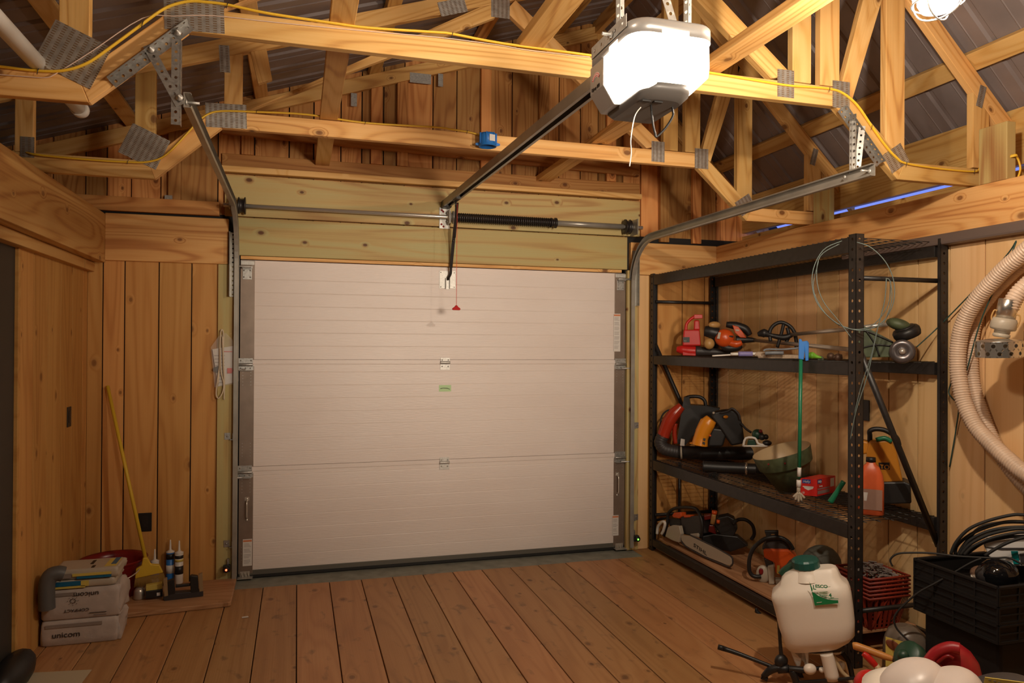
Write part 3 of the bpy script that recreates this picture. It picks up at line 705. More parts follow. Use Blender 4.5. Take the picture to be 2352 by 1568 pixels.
# housing: rounded rectangle rings; long axis runs towards the door
def rrect(x0, x1, y0, y1, r, z, n=6):
    pts = []
    for cx_, cy_, a0 in ((x1-r, y1-.012, 0), (x0+r*0+.012, y1-.012, 90), (x0+r, y0+r, 180), (x1-r, y0+r, 270)):
        rr = .012 if cy_ > (y0+y1)/2 else r
        if cx_ > (x0+x1)/2 and rr == .012: cx_ = x1-.012
        for k in range(n+1):
            t_ = math.radians(a0+90*k/n); pts.append(Vector((cx_+rr*math.cos(t_), cy_+rr*math.sin(t_), z)))
    return pts
x0, x1, y0, y1 = 1.248, 1.512, -3.325, -3.015
M['greyp'] = plain('grey_opener_housing', (.36, .34, .32), .32, .35); M['greyd'] = plain('dark_grey_plastic', (.10, .092, .085), .45)
def splitloft(m, zs_):   # cover band
    rings = [rrect(x0+i, x1-i, y0+i, y1-i*.2, .055, z) for z, i in zs_]; m.loft(rings, True)
m = MB(); splitloft(m, [(2.430, .0), (2.466, .0), (2.472, .004)]); m.build('top_cover', 'greyp', op)
# grey front part (towards the door) with chamfered lower edge
m = MB(); yf0, yf1 = -3.118, -3.012
prof = [(x0-.001, 2.432), (x0-.001, 2.345), (x0+.035, 2.290), (x1-.035, 2.290), (x1+.001, 2.345), (x1+.001, 2.432)]
m.loft([[V3(a_, yf1, b_) for a_, b_ in prof], [V3(a_, yf0, b_) for a_, b_ in prof]], False); fc = m.build('front_cover', 'greyp', op, bevel=.004)
# light lens
lens = bpy.data.materials.new('opener_light_lens'); lens.use_nodes = True; nt = lens.node_tree; nt.nodes.remove(nt.nodes['Principled BSDF'])
em = N(nt, 'ShaderNodeEmission'); em.inputs[0].default_value = (1, .86, .70, 1); em.inputs[1].default_value = 5.0
tr = N(nt, 'ShaderNodeBsdfTransparent'); mx = N(nt, 'ShaderNodeMixShader'); mx.inputs[0].default_value = .35
L(nt, tr.outputs[0], mx.inputs[1]); L(nt, em.outputs[0], mx.inputs[2]); L(nt, mx.outputs[0], nt.nodes['Material Output'].inputs[0]); M['lens'] = lens
yl = -3.119
rings = []
for z, i in ((2.429, .003), (2.36, .002), (2.335, .004), (2.300, .036), (2.292, .045)):
    rr = rrect(x0+i, x1-i, y0+i, yl, .054, z); rings.append(rr)
m = MB(); m.loft(rings, True, caps=False); bt = rings[-1]; m.add(bt, [list(range(len(bt)))[::-1]]); m.build('light_lens', 'lens', op)
MB().box(1.335, 1.42, y0-.001, y0+.004, 2.425, 2.444).build('lens_tab', 'lens', op); MB().box(x0-.001, x0+.004, -3.22, -3.16, 2.425, 2.444).build('lens_tab', 'lens', op)
# dark control panel under the lens, scooped towards the rear
m = MB(); rings = []
for z, xa, xb, ya, yb in ((2.304, 1.305, 1.462, -3.296, -3.02), (2.286, 1.302, 1.465, -3.280, -3.015), (2.270, 1.315, 1.452, -3.25, -3.03)):
    rings.append(rrect(xa, xb, ya, yb, .05, z))
m.loft(list(reversed(rings)), True); m.build('control_panel', 'greyd', op)
cp = [o_ for o_ in op.children if o_.name.startswith('control_panel')][0]
for xa in (1.318, 1.356): MB().box(xa, xa+.028, -3.24, -3.225, 2.266, 2.270).build('button', 'black', cp, bevel=.001)
# lettering on the grey side
sx_ = x0-.0018
text('Odyssey 1000', .0165, (sx_, -3.028, 2.350), (0, -1, 0), (0, 0, 1), 'black', fc, width=.062)
arc = [(-.002, 0)]; outer = []; inner = []
for k in range(9): a_ = math.radians(150-120*k/8); outer.append((.030+.034*math.cos(a_), .010+.032*math.sin(a_)-.016)); inner.append((.030+.024*math.cos(a_), .010+.022*math.sin(a_)-.016))
M['logored'] = plain('logo_red', (.60, .06, .05), .4); M['logowhite'] = plain('logo_white', (.8, .74, .7), .4)
og = (sx_+.0002, -3.032, 2.374)
MB().prism([(p[0], p[1]+.002) for p in outer]+[(p[0], p[1]-.002) for p in reversed(inner)], og, (0, -1, 0), (0, 0, 1), .0006).build('logo_ribbon', 'logowhite', fc)
MB().prism(outer+list(reversed(inner)), (sx_-.0003, og[1], og[2]), (0, -1, 0), (0, 0, 1), .0006).build('logo_ribbon', 'logored', fc)
rt_ = MB()
for k in range(11):
    a_ = math.radians(140-100*k/10); c_ = V3(sx_-.001, og[1]-(.030+.029*math.cos(a_)), og[2]+.010+.027*math.sin(a_)-.016)
    rt_.cbox(c_, .0006, .0022, .006, rotm('X', (90-math.degrees(a_))))
rt_.build('logo_lettering', 'logowhite', fc)
# chassis strap plate and vertical straps
m = MB(); m.perf((x0-.004, -3.03, 2.472), (x0-.004, -3.285, 2.472), .036, (-1, 0, 0), pitch=.05, hr=.006)
m.lathe([(.010, 0), (.010, .006), (.005, .007), (.005, .03), (0, .03)], (x0-.006, -3.19, 2.468), (-1, 0, 0), 8)
m.build('chassis_plate', 'zincl', op)
for xx, yy in ((1.262, -3.17), (1.475, -3.19)):
    m = MB(); m.perf((xx+.018, yy, 2.455), (xx+.018, yy, 3.30), .022, (0, -1, 0)); m.perf((xx+.004, yy-.012, 2.455), (xx+.004, yy-.012, 3.30), .020, (-1, -.3, 0)); m.build('hanger_strap', 'zincl', op)
m = MB(); m.perf((1.452, -3.185, 2.515), (1.35, -3.185, 2.80), .026, (0, -1, 0)); m.build('hanger_strap', 'zincl', op)
# cords that dangle under the opener
tag(MB().tube(smooth_path([(1.431, -3.2, 2.30), (1.437, -3.2, 2.262), (1.437, -3.2, 2.243), (1.415, -3.2, 2.208), (1.385, -3.2, 2.178), (1.379, -3.2, 2.188), (1.372, -3.2, 2.214), (1.366, -3.2, 2.262), (1.366, -3.19, 2.30)], 6), .0035, 8).build('power_cord', 'black'), 'black cord looping below the garage door opener', 'cord')
tag(MB().tube(smooth_path([at(a_, b_, 'y', -3.2) for a_, b_ in ((1472, 246), (1458, 268), (1449, 320), (1450, 350), (1446, 382))], 6), .0016, 6).build('antenna_wire', 'white'), 'thin white wire hanging from the garage door opener', 'wire')

# ================================================================ CABLES ON THE TRUSSES
YEL2 = [(-60, 148), (0, 153), (87, 163), (146, 162), (198, 146), (245, 115), (316, 63), (364, 28), (395, 12), (435, 3), (475, 5), (522, 11), (617, 31), (757, 52), (846, 64), (1000, 74), (1039, 78), (1156, 100), (1355, 127), (1500, 150), (1624, 166), (1732, 184), (1808, 196), (1859, 200), (1905, 204), (1936, 214), (1969, 242), (2002, 290), (2034, 335), (2058, 361), (2080, 375), (2154, 387), (2238, 394)]
pts = [at(a_, b_, 'y', -2.338) for a_, b_ in YEL2]+[V3(3.545+.01, -2.38, 2.435), V3(3.57, -2.526, 2.455), V3(3.60, -2.526, 2.45), V3(3.615, -2.53, 2.40), V3(3.60, -2.53, 2.352)]
cab = thing('electrical_cable', 'long yellow cable stapled along the nearer truss chord', 'cable', pts[0])
MB().tube(smooth_path(pts, 4), .0076, 8, flat=.62).build('cable_jacket', 'yellow', cab)
m = MB()
for a_, b_ in ((87, 163), (327, 56), (522, 12), (1039, 80), (1905, 206), (2002, 292), (2082, 376), (2238, 394)):
    c = at(a_, b_, 'y', -2.345); MB().tube([c+V3(-.003, 0, -.012), c+V3(0, -.002, 0), c+V3(.003, 0, .012)], .0013, 5).build('staple', 'blackm', cab)
YEL1 = [(76, 354), (198, 366), (293, 372), (343, 371), (382, 355), (432, 304), (451, 283), (476, 263), (510, 255), (589, 257), (706, 263), (839, 282), (1000, 292), (1037, 297), (1080, 304), (1104, 311)]
pts = [at(a_, b_, 'y', -1.112) for a_, b_ in YEL1]
cab = thing('electrical_cable', 'yellow cable along the farther truss chord ending in the blue box', 'cable', pts[0])
MB().tube(smooth_path([pts[0]+V3(-.05, .05, .03)]+pts, 4), .0085, 8, flat=.62).build('cable_jacket', 'yellow', cab)
m = MB()
for a_, b_ in ((293, 372), (589, 257), (839, 282), (1073, 303)):
    c = at(a_, b_, 'y', -1.121); MB().tube([c+V3(-.003, 0, -.011), c+V3(0, -.002, 0), c+V3(.003, 0, .011)], .0013, 5).build('staple', 'blackm', cab)
WH = [(-40, 168), (60, 176), (105, 178), (130, 168), (210, 118), (327, 42), (400, 37), (489, 36), (630, 51), (816, 69), (1000, 85), (1076, 94), (1150, 104), (1219, 116), (1355, 131)]
tag(MB().tube(smooth_path([at(a_, b_, 'y', -2.336) for a_, b_ in WH], 4), .0018, 6).build('bell_wire', plain('pinkish_white_wire', (.70, .52, .42), .4)), 'thin pale wire stapled below the yellow cable', 'wire')
bb = thing('junction_box', 'round blue plastic ceiling box fixed on the farther truss', 'junction box', (1.385, -1.155, 2.70))
c = Vector((1.384, -1.158, 2.0))
m = MB(); m.lathe([(.0, .745), (.045, .745), (.0475, .735), (.0505, .672), (.046, .672), (.043, .735), (0, .735)], c, (0, 0, 1), 28)
for s in (-1, 1): m.prism([(0, 0), (.022, .006), (.022, .014), (0, .020)], (c.x+s*.046, c.y-.006*s, 2.675), (s, 0, 0), (0, 0, 1), .012)
for a_ in (200, 250, 300, 340): m.cbox((c.x+.049*math.cos(math.radians(a_)), c.y+.049*math.sin(math.radians(a_)), 2.715), .008, .006, .06, rotm('Z', a_))
m.build('box_body', 'blue', bb)
MB().cbox((1.398, -1.2085, 2.712), .034, .0012, .036, rotm('Z', 14)).build('white_label', 'paper', bb)
m = MB()
for k in range(5): m.cbox((1.392+.003*k, -1.2098+.0008*k, 2.712), .0012, .001, .026, rotm('Z', 14))
m.build('label_print', 'ink', bb)
MB().tube(smooth_path([(1.36, -1.16, 2.73), (1.37, -1.18, 2.69), (1.40, -1.17, 2.685), (1.39, -1.14, 2.72)], 4), .003, 6).build('bare_wire', plain('copper', (.55, .2, .08), .3, .8), bb)

# ================================================================ CAGED LAMPS
for nm, P_, lab in (('a', LAMP_A, 'lit jar lamp in a round wire cage near the top right corner'), ('b', LAMP_B, 'second lit caged jar lamp on the same truss, left of the opener')):
    t = thing('jar_lamp', lab, 'lamp', (P_.x+.03*0, P_.y, 2.668))
    gm = bpy.data.materials.get('jar_glass_glow')
    if not gm:
        gm = bpy.data.materials.new('jar_glass_glow'); gm.use_nodes = True; nt = gm.node_tree; nt.nodes.remove(nt.nodes['Principled BSDF'])
        em = N(nt, 'ShaderNodeEmission'); em.inputs[0].default_value = (1, .88, .75, 1); em.inputs[1].default_value = 9.0
        tr = N(nt, 'ShaderNodeBsdfTransparent'); mx = N(nt, 'ShaderNodeMixShader'); mx.inputs[0].default_value = .22
        L(nt, tr.outputs[0], mx.inputs[1]); L(nt, em.outputs[0], mx.inputs[2]); L(nt, mx.outputs[0], nt.nodes['Material Output'].inputs[0])
    cx_, cy_ = P_.x, P_.y
    MB().lathe([(.055, .105), (.058, .06), (.056, .03), (.045, .008), (.02, .0), (0, -.001)], (cx_, cy_, 2.538), (0, 0, 1), 28, caps=False).build('glass_jar', gm, t)
    MB().lathe([(.0, .135), (.07, .135), (.072, .128), (.062, .10), (.058, .10)], (cx_, cy_, 2.534), (0, 0, 1), 28).build('lamp_base', 'zinc', t)
    m = MB()
    for z, r in ((2.60, .072), (2.566, .070)): m.tube([(cx_+r*math.cos(k*math.pi/14), cy_+r*math.sin(k*math.pi/14), z) for k in range(28)], .0026, 6, closed=True)
    for k in range(2):
        a_ = math.pi/2*k+.35; cc, ss = math.cos(a_), math.sin(a_)
        m.tube(smooth_path([(cx_+cc*r, cy_+ss*r, z) for r, z in ((.07, 2.665), (.073, 2.60), (.068, 2.56), (.045, 2.53), (0, 2.519), (-.045, 2.53), (-.068, 2.56), (-.073, 2.60), (-.07, 2.665))], 4), .0026, 6)
    m.build('wire_cage', 'zincl', t)

t = thing('fill_light', 'added fill lamp on a post behind the viewpoint, brightens the door', 'lamp', (1.75, -5.85, 0))  # dummy fixture added around the fill spot, out of view
MB().lathe([(.0, .0), (.12, .0), (.31, .10), (.305, .10), (.115, .006), (.0, .006)], (1.757, -5.88, 1.85), (-.03, .99, .06), 28).build('reflector', 'zinc', t)
MB().tube([(1.757, -5.91, 1.85), (1.757, -5.91, 0)], .02, 12).build('stand', 'blackm', t)
# ================================================================ PIPE, SENSORS, OUTLETS, MANUAL
t = thing('pvc_pipe', 'white plastic pipe with rounded end resting on the truss, upper left', 'pipe', (-.495, -2.4, 2.5))
MB().tube([(-.495, -5.6, 2.506), (-.495, -1.80, 2.506)], .028, 20).build('pipe_body', 'pvc', t)
m = MB(); m.lathe([(.033, 0), (.033, .04), (.028, .056), (.015, .066), (0, .068)], (-.495, -1.835, 2.506), (0, 1, 0), 20); m.build('end_cap', 'pvc', t)
for s, x, c_, lab in ((1, -.066, (1., .08, .03), 'black safety sensor with red light at the left track foot'), (-1, 2.835, (.10, 1., .04), 'black safety sensor with green light at the right jamb foot')):
    t = thing('safety_sensor', lab, 'sensor', (x, -.07, .10)); e = .012*s
    m = MB(); m.box(x-.022, x+.022, -.095, -.062, .078, .122); m.lathe([(.020, 0), (.020, .02), (.016, .022)], (x, -.095, .10), (.25*-s, -1, 0), 16); m.build('sensor_body', 'black', t, bevel=.004)
    MB().box(x-.010 if s < 0 else x-.0, x+.0 if s < 0 else x+.012, -.064, -.039, .07, .155).build('sensor_bracket', 'zinc', t)
    lm = plain('led_'+('red' if s > 0 else 'green'), c_, .3, emit=7)
    MB().ball((x, -.1175, .10), .0065).build('indicator_light', lm, t)
def cover(name, lab, x, y0, z0, wy, hz, wall):
    t = thing(name, lab, 'outlet', (x, y0, z0))
    if wall == 'x':
        cp = MB().box(x, x+.006, y0, y0+wy, z0, z0+hz).build('cover_plate', 'black', t, bevel=.002)
        MB().box(x+.006, x+.009, y0+wy*.3, y0+wy*.7, z0+hz*.2, z0+hz*.8).build('socket_face', 'blackm', cp, bevel=.001)
    else:
        cp = MB().box(x, x+wy, y0-.006, y0, z0, z0+hz).build('cover_plate', 'black', t, bevel=.002)
        MB().box(x+wy*.28, x+wy*.72, y0-.009, y0-.006, z0+hz*.2, z0+hz*.8).build('socket_face', 'blackm', cp, bevel=.001)
cover('light_switch', 'narrow dark switch plate on the left wall', XL, -.425, 1.07, .07, .115, 'x')
cover('wall_outlet', 'black outlet plate low on the front wall behind the broom', -.60, -.012, .355, .078, .118, 'y')
t = thing('manual_bag', 'clear bag of paper manuals with looped white cord on the left jamb', 'manual', (-.10, -.05, 1.64))
U_ = Vector((.97, 0, .24)).normalized(); V_ = Vector((-.16, 0, .98)).normalized()
m = MB(); m.prism([(-.045, 0), (.105, -.0), (.105, -.235), (-.02, -.245)], (-.122, -.045, 1.525), (1, 0, .17), (-.05, 0, 1), -.004); m.build('manual_paper', 'paper', t)
m = MB(); m.prism([(-.02, -.03), (.02, -.03), (.0, -.045), (-.02, -.045)], (-.05, -.051, 1.41), (1, 0, .1), (0, 0, 1), -.001); m.box(-.075, -.045, -.052, -.050, 1.36, 1.395).box(-.10, -.045, -.052, -.050, 1.50, 1.505); m.build('red_print', 'logored', t)
m = MB()
for k in range(9): m.box(-.155+.006*k*.5, -.09, -.0515, -.0502, 1.475-k*.022, 1.478-k*.022)
m.build('paper_print', 'ink', t)
m = MB(); m.prism([(0, 0), (.035, .012), (.04, -.02), (.016, -.038), (-.006, -.02)], (-.155, -.052, 1.40), X, Z, -.012); m.build('keychain_remote', 'black', t, bevel=.003)
gmat = plain('clear_plastic', (.8, .78, .75), .12, alpha=.22)
m = MB(); m.add([(-.175, -.056, 1.53), (-.13, -.057, 1.60), (-.085, -.058, 1.625), (-.045, -.056, 1.58), (-.035, -.054, 1.53), (-.035, -.055, 1.29), (-.15, -.056, 1.27)], [(0, 6, 5, 4), (0, 4, 3, 2, 1)]); m.build('plastic_sleeve', gmat, t)
M['cord'] = plain('white_cord', (.62, .52, .38), .7)
m = MB(); yy = -.06
m.tube(smooth_path([(-.128, yy, 1.29), (-.122, yy, 1.42), (-.118, yy-.004, 1.60), (-.108, yy-.004, 1.645), (-.098, yy, 1.60), (-.100, yy, 1.42), (-.088, yy, 1.27)], 5), .0042, 6)
m.tube(smooth_path([(-.118, yy-.006, 1.52), (-.112, yy-.008, 1.38), (-.095, yy-.006, 1.30), (-.10, yy-.006, 1.24), (-.125, yy-.004, 1.20), (-.140, yy, 1.225), (-.135, yy, 1.30), (-.122, yy, 1.40)], 5), .0042, 6)
m.tube(smooth_path([(-.104, yy-.006, 1.60), (-.097, yy-.008, 1.44), (-.090, yy-.006, 1.30), (-.092, yy-.004, 1.19)], 5), .0042, 6)
m.build('looped_cord', 'cord', t)
# ================================================================ FACING-PLANE HELPER (real distance, real thickness)
class Face:
    """vertical plane through an anchor point, square to the horizontal view of it; p(px,py,off) -> 3-D point, off = metres behind the plane"""
    def __init__(s, a, u=None):
        s.a = Vector(a); n = Vector((s.a.x-CAM.x, s.a.y-CAM.y, 0))
        if u is not None: n = Z.cross(Vector(u))
        s.n = n.normalized(); s.u = s.n.cross(Z).normalized()
    def p(s, px, py, off=0.):
        d = RT*((px-CX)/FPX) - UP*((py-CY)/FPX) + FW
        t = ((s.a-CAM).dot(s.n)+off)/d.dot(s.n); return CAM+d*t
    def poly(s, m, pts, off=0., th=.02, rv=None):
        q = [s.p(a, b, off) for a, b in pts]; w_ = s.n*th; n = len(q)
        area = sum((q[i]-q[0]).cross(q[(i+1) % n]-q[0]).dot(s.n) for i in range(n))
        if area > 0: q = q[::-1]
        m.add(q+[v+w_ for v in q], [list(range(n)), [n+i for i in reversed(range(n))]]+[[i, n+i, n+(i+1) % n, (i+1) % n] for i in range(n)], None, False, rv); return m
    def path(s, pts, off=0.): return [s.p(*(list(q)+[off])[:3]) for q in pts]
    def tube(s, m, pts, r, off=0., n=5, seg=10, **k):
        P = s.path(pts, off)
        if isinstance(r, (list, tuple)):
            rr = []
            for i in range(len(r)-1): rr += [r[i]+(r[i+1]-r[i])*j/n for j in range(n)]
            r = rr+[r[-1]]
        return m.tube(smooth_path(P, n), r, seg, **k)
def col(name, c, rough=.42, **k):
    if name not in M: M[name] = plain(name, c, rough, **k)
    return name
col('cream_plastic', (.50, .36, .20)); col('orange_red', (.62, .085, .012), .3); col('dark_green', (.012, .05, .028)); col('tan', (.48, .27, .09))
col('amber', (.72, .26, .015), .3); col('tank_white', (.82, .74, .64), .38); col('grey_bar', (.42, .36, .28), .4); col('olive', (.11, .12, .045), .5)
col('dull_green', (.065, .085, .04), .55, var=.3, bscale=25); col('deep_red', (.20, .008, .01), .28); col('charcoal', (.035, .030, .030), .5)
col('grey_debris', (.22, .18, .16), .8); col('crate_orange_shaded', (.24, .024, .009), .5); col('label_yellow', (.62, .48, .10), .5); col('silver', (.60, .57, .52), .25, metal=.9)  # basket orange is darkened, shade of the low shelf put into the colour

# ================================================================ SHELVING UNIT
SX0, SX1, SY0, SY1, SH = 2.962, 3.525, -.045, -2.215, 2.108
sh = thing('shelving_unit', 'black steel shelving unit with wire decks along the right wall', 'shelving', (3.24, -1.13, 0))
for x, sx in ((SX0, 1), (SX1, -1)):
    for y, sy in ((SY0, -1), (SY1, 1)):
        m = MB()
        m.perf((x, y+sy*.024, 0), (x, y+sy*.024, SH), .048, (-sx, 0, 0), pitch=.05, hr=.008, t=.003)
        m.perf((x+sx*.024, y, 0), (x+sx*.024, y, SH), .048, (0, -sy, 0), pitch=.05, hr=.0075, t=.003)
        m.box(min(x+sx*.046, x+sx*.049), max(x+sx*.046, x+sx*.049), min(y, y+sy*.016), max(y, y+sy*.016), 0, SH).box(min(x, x+sx*.016), max(x, x+sx*.016), min(y+sy*.046, y+sy*.049), max(y+sy*.046, y+sy*.049), 0, SH)
        m.build('upright', 'blackm', sh)
yb0, yb1 = SY1+.05, SY0-.05
for z0, z1 in ((2.020, 2.096), (1.416, 1.480), (.615, .688), (.035, .088)):
    for x in (SX0+.002, SX1-.034):
        MB().box(x, x+.032, yb0, yb1, z0, z1, 'y').build('shelf_beam', 'blackm', sh, bevel=.003)
    m = MB(); y = yb0+.02
    while y < yb1-.01: m.tube([(SX0+.01, y, z1+.003), (SX1-.01, y, z1+.003)], .0019, 4); y += .043
    for k in range(7): x = SX0+.03+k*(SX1-SX0-.06)/6; m.tube([(x, yb0, z1-.001), (x, yb1, z1-.001)], .0024, 4)
    if z0 > .1: m.build('wire_deck', 'deck' if 'deck' in M else 'blackm', sh)
def strut(p0, p1, r=.013): MB().tube([p0, p1], r, 10).build('brace', 'blackm', sh)
for y in (SY0-.025, SY1+.025):
    for z in (1.895, .265): strut((SX0+.03, y, z), (SX1-.03, y, z), .012)
    strut((SX0+.03, y, 1.57), (SX1-.03, y, .55), .016)
strut((SX0+.24, SY0-.03, .09), (SX0+.24, SY0-.03, .66), .011)
ply = tag(MB().box(SX0+.036, SX1-.036, -2.06, -.14, .090, .104, 'y').build('plywood_board', 'scrap', bevel=.002), 'brown plywood board lying on the lowest shelf level', 'board')
a_, b_ = at(1568, 1287, 'z', .012), at(1800, 1412, 'z', .012)
tag(MB().beam(a_+X*-.0, b_, .012, .055, Z).build('wood_strip', 'scrap', bevel=.002), 'long thin wood strip on the floor in front of the shelving', 'strip')
# ---------------------------------------------------------------- second level
Z2, Z3, Z4 = 1.4855, .6935, .105
t = thing('leaf_blower', 'small red handheld leaf blower with black nozzle on the upper shelf', 'leaf blower', (3.12, -.42, Z2))
F = Face((3.12, -.40, 1.6))
m = MB(); F.poly(m, [(1570, 757), (1607, 757), (1610, 794), (1567, 794)], -.03, .07); F.poly(m, [(1594, 735), (1606, 735), (1608, 758), (1593, 758)], -.02, .05); m.build('motor_housing', 'red', t, bevel=.010, bseg=3)
m = MB(); F.tube(m, [(1575, 760), (1577, 744), (1586, 733), (1597, 726)], .011, 0.); F.poly(m, [(1594, 722), (1613, 722), (1614, 731), (1594, 732)], -.018, .036); m.build('handle', 'red', t, bevel=.003)
m = MB(); F.tube(m, [(1553.5, 802), (1566, 803), (1582, 805), (1598, 806)], [.018, .033, .036, .036], 0., seg=16); F.poly(m, [(1567, 806), (1599, 806), (1598, 817), (1568, 816)], -.03, .06); m.build('fan_housing', 'red', t, bevel=.004)
m = MB(); F.tube(m, [(1598, 806), (1625, 807), (1655, 808.5), (1680, 809)], [.036, .030, .022, .018], 0., seg=16); m.build('nozzle', 'charcoal', t)
m = MB(); F.poly(m, [(1569, 774), (1584, 774), (1584, 786), (1569, 786)], -.032, .002); m.build('label', 'black', t); text('4.5', .014, F.p(1571, 784, -.033), F.u, Z, 'grey_bar', t)
t = thing('lawn_edger', 'orange and black stick edger with long steel shaft and green blade guard', 'edger', (3.3, -.6, Z2))
F = Face((3.30, -.62, 1.6))
m = MB(); F.tube(m, [(1618, 760), (1632, 762), (1650, 766)], [.036, .044, .04], 0., seg=14); F.tube(m, [(1668, 745), (1690, 748), (1712, 756), (1722, 770)], [.02, .03, .03, .02], .02); F.tube(m, [(1655, 785), (1668, 798), (1690, 798), (1703, 792)], [.02, .03, .03, .02], 0.); F.tube(m, [(1690, 780), (1712, 780), (1737, 781)], [.03, .024, .013], 0.); F.tube(m, [(1668, 782), (1670, 775), (1676, 772), (1684, 773)], .006, -.05); m.build('engine', 'black', t)
m = MB(); m.ball(F.p(1664, 776, -.01), .068, 1, .8, .95, rot=Matrix((F.u, F.n, Z)).transposed()); F.tube(m, [(1672, 786), (1690, 790), (1704, 786)], [.02, .028, .018], -.02); m.build('engine_cover', 'orange_red', t)
m = MB(); F.poly(m, [(1682, 746), (1696, 750), (1706, 762), (1715, 776), (1700, 775), (1688, 764)], -.035, .03); m.build('top_cover', 'orange_red', t, bevel=.004)
m = MB(); m.ball(F.p(1641, 746), .036, 1.3, .8, .7); m.ball(F.p(1629, 789), .040, .95, .9, 1.0); m.build('fuel_tank', 'tan', t)
m = MB(); F.poly(m, [(1650, 763), (1656, 763), (1653, 778), (1647, 777)], -.072, .004); F.poly(m, [(1689, 756), (1698, 757), (1698, 760), (1690, 760)], -.04, .004); m.build('label', 'grey_bar', t)
sp0, sp1 = F.p(1732, 781), at(2010, 808, 'x', 3.22)
MB().tube([sp0, sp1], .0125, 12).build('shaft', 'steel', t)
G = Face((3.2, -2.08, 1.6))
m = MB(); G.poly(m, [(1970, 756), (1984, 748), (2052, 784), (2047, 796), (2048, 820), (1972, 821)], 0., .05); m.build('blade_guard', 'dull_green', t, bevel=.004)
m = MB()
for q in ([(1972, 756), (1998, 763), (2052, 786)], [(1975, 800), (2010, 792), (2046, 794)], [(1990, 760), (2010, 790), (2020, 818)]): G.tube(m, q, .004, -.004)
m.build('guard_rib', 'black', t)
m = MB(); c = G.p(2072.5, 807, -.03); m.lathe([(.0, .0), (.018, -.004), (.020, .004), (.022, .0), (.046, -.002), (.058, .004), (.060, .012), (.056, .03), (.0, .03)], c, G.n, 32); m.build('wheel', plain('worn_steel_disc', (.16, .14, .14), .3, .7), t)
MB().ball(G.p(2072.5, 807, -.032), .016, 1, 1, 1).build('hub_cap', 'steel', t)
t = thing('string_trimmer', 'black string trimmer with loop handle and long shaft behind the edger', 'string trimmer', (3.38, -1.15, Z2))
F = Face((3.38, -1.15, 1.62))
m = MB(); F.tube(m, [(1770, 784), (1768, 762), (1777, 747), (1794, 740), (1813, 748), (1824, 762), (1829, 784), (1829, 800)], .012, 0.); F.tube(m, [(1800, 744), (1794, 768), (1785, 798)], .011, 0.); F.tube(m, [(1740, 768), (1755, 765), (1772, 770), (1800, 775), (1820, 768)], [.012, .03, .014, .022, .014], 0.); F.tube(m, [(1808, 752), (1812, 770), (1806, 785)], .012, .01); m.build('loop_handle', 'black', t)
q = Face((3.38, -2.0, 1.66)); MB().tube([F.p(1817, 768), q.p(1936, 757), q.p(2003, 749), q.p(2048, 743)], .012, 10).build('shaft', 'steel', t)
q = Face((3.38, -2.18, 1.64)); R_ = Matrix((q.u, q.n, Z)).transposed()
MB().ball(q.p(2064, 745), .055, 1.1, .9, .55, rot=R_ @ rotm('Y', 18)).build('gear_head', 'dull_green', t)
m = MB(); ax = (q.u*-.35+Z*.9+q.n*-.25).normalized(); m.lathe([(.03, -.035), (.06, -.028), (.066, -.01), (.066, .008), (.058, .02), (.05, .022)], q.p(2082, 762), ax, 28); m.lathe([(.0, .03), (.045, .028), (.05, .022)], q.p(2082, 762), ax, 24); m.build('line_spool', 'black', t)
t = thing('paint_roller', 'extendable roller pole with purple grip and fluffy cream sleeve at the shelf edge', 'paint roller', (3.03, -1.2, Z2))
F = Face((3.03, -1.2, 1.5))
m = MB(); F.tube(m, [(1636, 817), (1680, 814.5)], .005, 0.); F.tube(m, [(1678, 813), (1745, 812)], .0095, 0., seg=12); m.build('pole', 'white', t)
m = MB(); F.tube(m, [(1696, 812.5), (1729, 812.5)], .0155, 0., seg=14); m.build('grip', plain('purple_grip', (.22, .19, .42), .5), t)
m = MB(); F.tube(m, [(1738, 818), (1742, 815), (1775, 818), (1810, 820), (1834, 821)], [.012, .022, .021, .019, .016], 0., seg=14); m.build('roller_sleeve', plain('fluffy_cream', (.52, .40, .29), .9, bumps=1., bscale=120, var=.12), t)
t = thing('scraper_rod', 'thin grey bent rod tool lying behind the roller sleeve', 'tool', (3.1, -1.35, Z2)); F = Face((3.12, -1.35, 1.52))
m = MB(); F.tube(m, [(1754, 806), (1762, 802), (1800, 802), (1834, 799)], .006, 0.); F.tube(m, [(1757, 811), (1775, 810), (1800, 810)], .012, .02); m.build('rod', plain('blue_grey', (.22, .24, .27), .4), t)
F = Face((3.1, -1.86, 1.5))
tag(F.tube(MB(), [(1856, 817), (1865, 816), (1876, 819), (1887, 821)], [.014, .020, .010, .004], 0.).build('nozzle_cap', plain('lime_plastic', (.16, .42, .03), .4)), 'lime green nozzle cap on the upper shelf by the near post', 'cap')
tag(MB().lathe([(.009, 0), (.016, 0), (.016, .05), (.009, .05), (.009, 0)], F.p(1885, 824), -F.n*-1, 16).build('pipe_nipple', 'dull_green'), 'small green pipe fitting next to the lime cap', 'fitting')
t = thing('hose_fitting', 'rusty brass fitting with two knobs beside the near post', 'fitting', F.p(1915, 822)); m = MB(); m.ball(F.p(1908, 818), .020); m.ball(F.p(1925, 821), .022); F.tube(m, [(1900, 822), (1935, 818)], .012, 0.); m.build('fitting_body', plain('rusty_brass', (.10, .055, .035), .5, .4), t)
